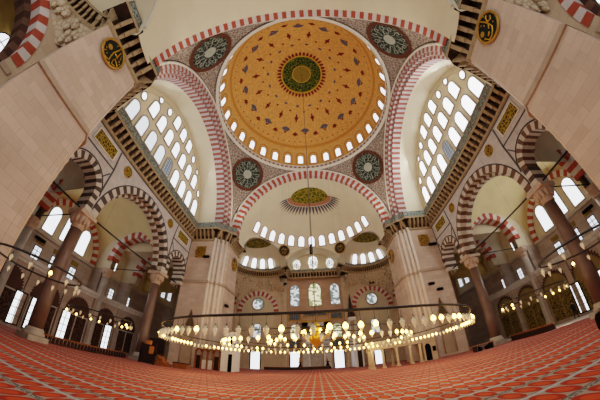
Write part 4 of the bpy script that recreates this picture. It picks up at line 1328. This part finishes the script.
# black bag at the right edge
t = thing('black_bag', 'upright black bag standing on the carpet at the right edge', 'bag', (11.5, -10.95, 0))
q = MB(); q.lathe([(.3, 0), (.36, .1), (.36, .5), (.26, .68), (.08, .72)], (0, 0), 'black', 16); q.build('sack', t)
q = MB(); q.tube([(-.12, 0, .68), (-.08, 0, .82), (.08, 0, .82), (.12, 0, .68)], .022, 'cloth_dark', 5); q.build('handle', t)

# ------------------------------------------------------------------ the walking person
def person(loc, rz):
    t = thing('person', 'person in dark clothes walking along the right aisle edge', 'person', loc); t.rotation_euler = (0, 0, rz)
    V, E, R = [], [], []
    def add(p, r, par=None):
        V.append(p); R.append(r)
        if par is not None: E.append((par, len(V) - 1))
        return len(V) - 1
    pel = add((0, 0, .95), .15)
    sp1 = add((0, .02, 1.15), .14, pel); ch = add((0, .02, 1.36), .165, sp1); nk = add((0, .03, 1.5), .065, ch)
    hd = add((0, .06, 1.6), .085, nk); hd2 = add((0, .07, 1.68), .1, hd); add((0, .06, 1.76), .075, hd2)
    add((0, .17, 1.64), .018, hd)
    for s, hip, an in ((-1, .22, -.16), (1, -.26, .3)):
        h = add((s * .1, 0, .9), .11, pel); k = add((s * .1, hip * .75 + .06, .5), .075, h); a = add((s * .1, hip * 1.3, .1), .05, k)
        add((s * .1, hip * 1.3 + .18, .04), .04, a)
        sh = add((s * .2, .02, 1.4), .07, ch); el = add((s * .26, -hip * .5, 1.13), .05, sh); wr = add((s * .26, -hip * .8 + .1, .9), .035, el)
        pa = add((s * .26, -hip * .85 + .13, .83), .035, wr)
        for i in range(4):
            b = add((s * .26 + (i - 1.5) * .001, -hip * .85 + .10 + i * .022, .77), .01, pa); add((s * .255, -hip * .85 + .115 + i * .022, .72 + .006 * abs(i - 1.5)), .008, b)
        th = add((s * .245, -hip * .85 + .18, .82), .011, pa); add((s * .24, -hip * .85 + .2, .78), .009, th)
    me = bpy.data.meshes.new('body'); me.from_pydata(V, E, [])
    o = bpy.data.objects.new('body', me); COL.objects.link(o); o.parent = t
    md = o.modifiers.new('skin', 'SKIN'); o.modifiers.new('sub', 'SUBSURF').levels = 1
    o.modifiers['sub'].render_levels = 2
    for i, r in enumerate(R): me.skin_vertices[0].data[i].radius = (r, r)
    me.skin_vertices[0].data[0].use_root = True
    me.materials.append(M['cloth_dark'])
    q = MB(); q.lathe([(.1, 1.66), (.115, 1.72), (.09, 1.8), (.02, 1.84)], (0, .04), 'black', 12); q.build('hair', t)
    q = MB()
    q.surf(lambda a, z: (.085 * cos(a), .075 + .098 * sin(a), z), lsp(.25, PI - .25, 10), lsp(1.54, 1.7, 5), 'skin')
    for s in (-1, 1): q.lathe([(.0, 1.645), (.014, 1.655), (0, 1.665)], (s * .035, .168), 'black', 6)
    q.box(-.028, .028, .165, .174, 1.578, 1.587, 'red_cloth')
    q.build('face', t)
    return t
person((26.2, 1.4, 0), rad(150))

# ------------------------------------------------------------------ light
w = bpy.data.worlds.new('sky'); bpy.context.scene.world = w; w.use_nodes = True
bg = w.node_tree.nodes['Background']; bg.inputs[0].default_value = (1.0, .97, .94, 1); bg.inputs[1].default_value = 0.42
def area(name, loc, target, sx, sy, power, col=(1, .965, .92)):
    l = bpy.data.lights.new(name, 'AREA'); l.shape = 'RECTANGLE'; l.size = sx; l.size_y = sy; l.energy = power; l.color = col
    o = bpy.data.objects.new(name, l); COL.objects.link(o); o.location = loc
    o.rotation_euler = (Vector(target) - Vector(loc)).to_track_quat('-Z', 'Y').to_euler()
    return o
area('rear_daylight', (0, -29.5, 13), (0, 4, 23), 24, 9, 1900)  # added soft fill behind the camera, no real opening
area('tympanum_daylight_right', (18.2, 0, 25), (0, 0, 18), 16, 8, 3000, (1, .98, .94))
area('tympanum_daylight_left', (-18.2, 0, 25), (0, 0, 18), 16, 8, 650, (.97, .98, 1))
for i in range(6):
    a = 2 * PI * i / 6
    l = bpy.data.lights.new('chandelier_light', 'POINT'); l.energy = 420; l.color = (1, .74, .42); l.shadow_soft_size = 1.2
    o = bpy.data.objects.new('chandelier_light', l); COL.objects.link(o); o.location = (8.6 * cos(a), 8.6 * sin(a), 3.6)

# ------------------------------------------------------------------ camera (stereographic fisheye)
def camera():
    a, b, c = rad(37.984), rad(2.908), rad(-1.472)
    right, fwd, up = Vector((1, 0, 0)), Vector((0, cos(a), sin(a))), Vector((0, -sin(a), cos(a)))
    Mt = Matrix((right, up, fwd)).transposed()
    Rr = Matrix(((cos(c), -sin(c), 0), (sin(c), cos(c), 0), (0, 0, 1)))
    Rz = Matrix(((cos(b), -sin(b), 0), (sin(b), cos(b), 0), (0, 0, 1)))
    R = Rz @ Mt @ Rr
    x, y, z = R.col[0], R.col[1], -R.col[2]
    cd = bpy.data.cameras.new('camera'); cd.type = 'PANO'
    try: cd.panorama_type = 'FISHEYE_LENS_POLYNOMIAL'
    except Exception: pass
    tgt = cd if hasattr(cd, 'fisheye_polynomial_k0') else cd.cycles
    if tgt is not cd: tgt.panorama_type = 'FISHEYE_LENS_POLYNOMIAL'
    tgt.fisheye_fov = rad(200)
    K = POLY
    for i, k in enumerate(K): setattr(tgt, 'fisheye_polynomial_k%d' % i, k)
    cd.sensor_fit = 'HORIZONTAL'; cd.sensor_width = 36; cd.clip_end = 300; cd.clip_start = .05
    o = bpy.data.objects.new('camera', cd); COL.objects.link(o)
    o.matrix_world = frame_m((.016, -18.381, 1.363), x, y, z)
    bpy.context.scene.camera = o
POLY = [0.0, -0.0709628231, -1.86806745e-05, 3.48486977e-05, -5.41188012e-07]
for sx in (-1, 1):
    area('aisle_daylight', (sx * 29.9, 0, 13.2), (sx * 20, 0, 13), 6, 3.5, 110 if sx < 0 else 520)
    for sy in (-1, 1):
        area('cornice_uplight', (sx * 11.3, sy * 11.3, 20.6), (-sx * 2, -sy * 2, 44), 1.2, 1.2, 420, (1, .9, .74))  # added lamps that brighten the dome, no real fittings
l = bpy.data.lights.new('doorway_sun', 'SPOT'); l.energy = 5000; l.spot_size = rad(24); l.spot_blend = .4; l.color = (1, .95, .88); l.shadow_soft_size = .1
o = bpy.data.objects.new('doorway_sun', l); COL.objects.link(o); o.location = (27.0, -3.6, 3.4); o.rotation_euler = (Vector((19.6, .9, 0)) - Vector(o.location)).to_track_quat('-Z', 'Y').to_euler()
GROUPS = {'great_pier': 'great piers under the dome', 'marble_column': 'porphyry columns of the side arcades', 'pale_column': 'pale columns in the side aisles',
          'painted_roundel': 'painted roundels on the pendentives', 'calligraphy_roundel': 'black and gold calligraphy roundels', 'calligraphy_tablet': 'gold calligraphy tablets on the arcades',
          'gilt_roundel': 'small gold roundels on the arcades', 'gilt_medallion': 'gilt discs on the front piers', 'pointed_niche': 'pointed niches on the front piers', 'scalloped_arch': 'scalloped arches of the aisle walls',
          'ring_chandelier': 'iron ring chandeliers', 'floodlight': 'black floodlights on the walls', 'balcony_railing': 'lattice railings on the cornices', 'iron_tie_rod': 'iron tie rods', 'gilt_plaque': 'gold plaques on the aisle walls',
          'tile_inlay': 'blue tile panels around the mihrab', 'candlestick': 'candlesticks beside the mihrab', 'cloth_bag': 'bags under the low table', 'low_balustrade': 'low balustrades at the carpet edge'}
for o in bpy.data.objects:
    g = GROUPS.get(o.name.split('.')[0])
    if g and o.parent is None and o.get('category'): o['group'] = g
camera()
sc = bpy.context.scene
sc.view_settings.view_transform = 'Filmic'
sc.view_settings.look = 'Medium High Contrast'
sc.view_settings.exposure = -0.22
sc.cycles.use_denoising = True
sc.cycles.max_bounces = 8
sc.cycles.diffuse_bounces = 5
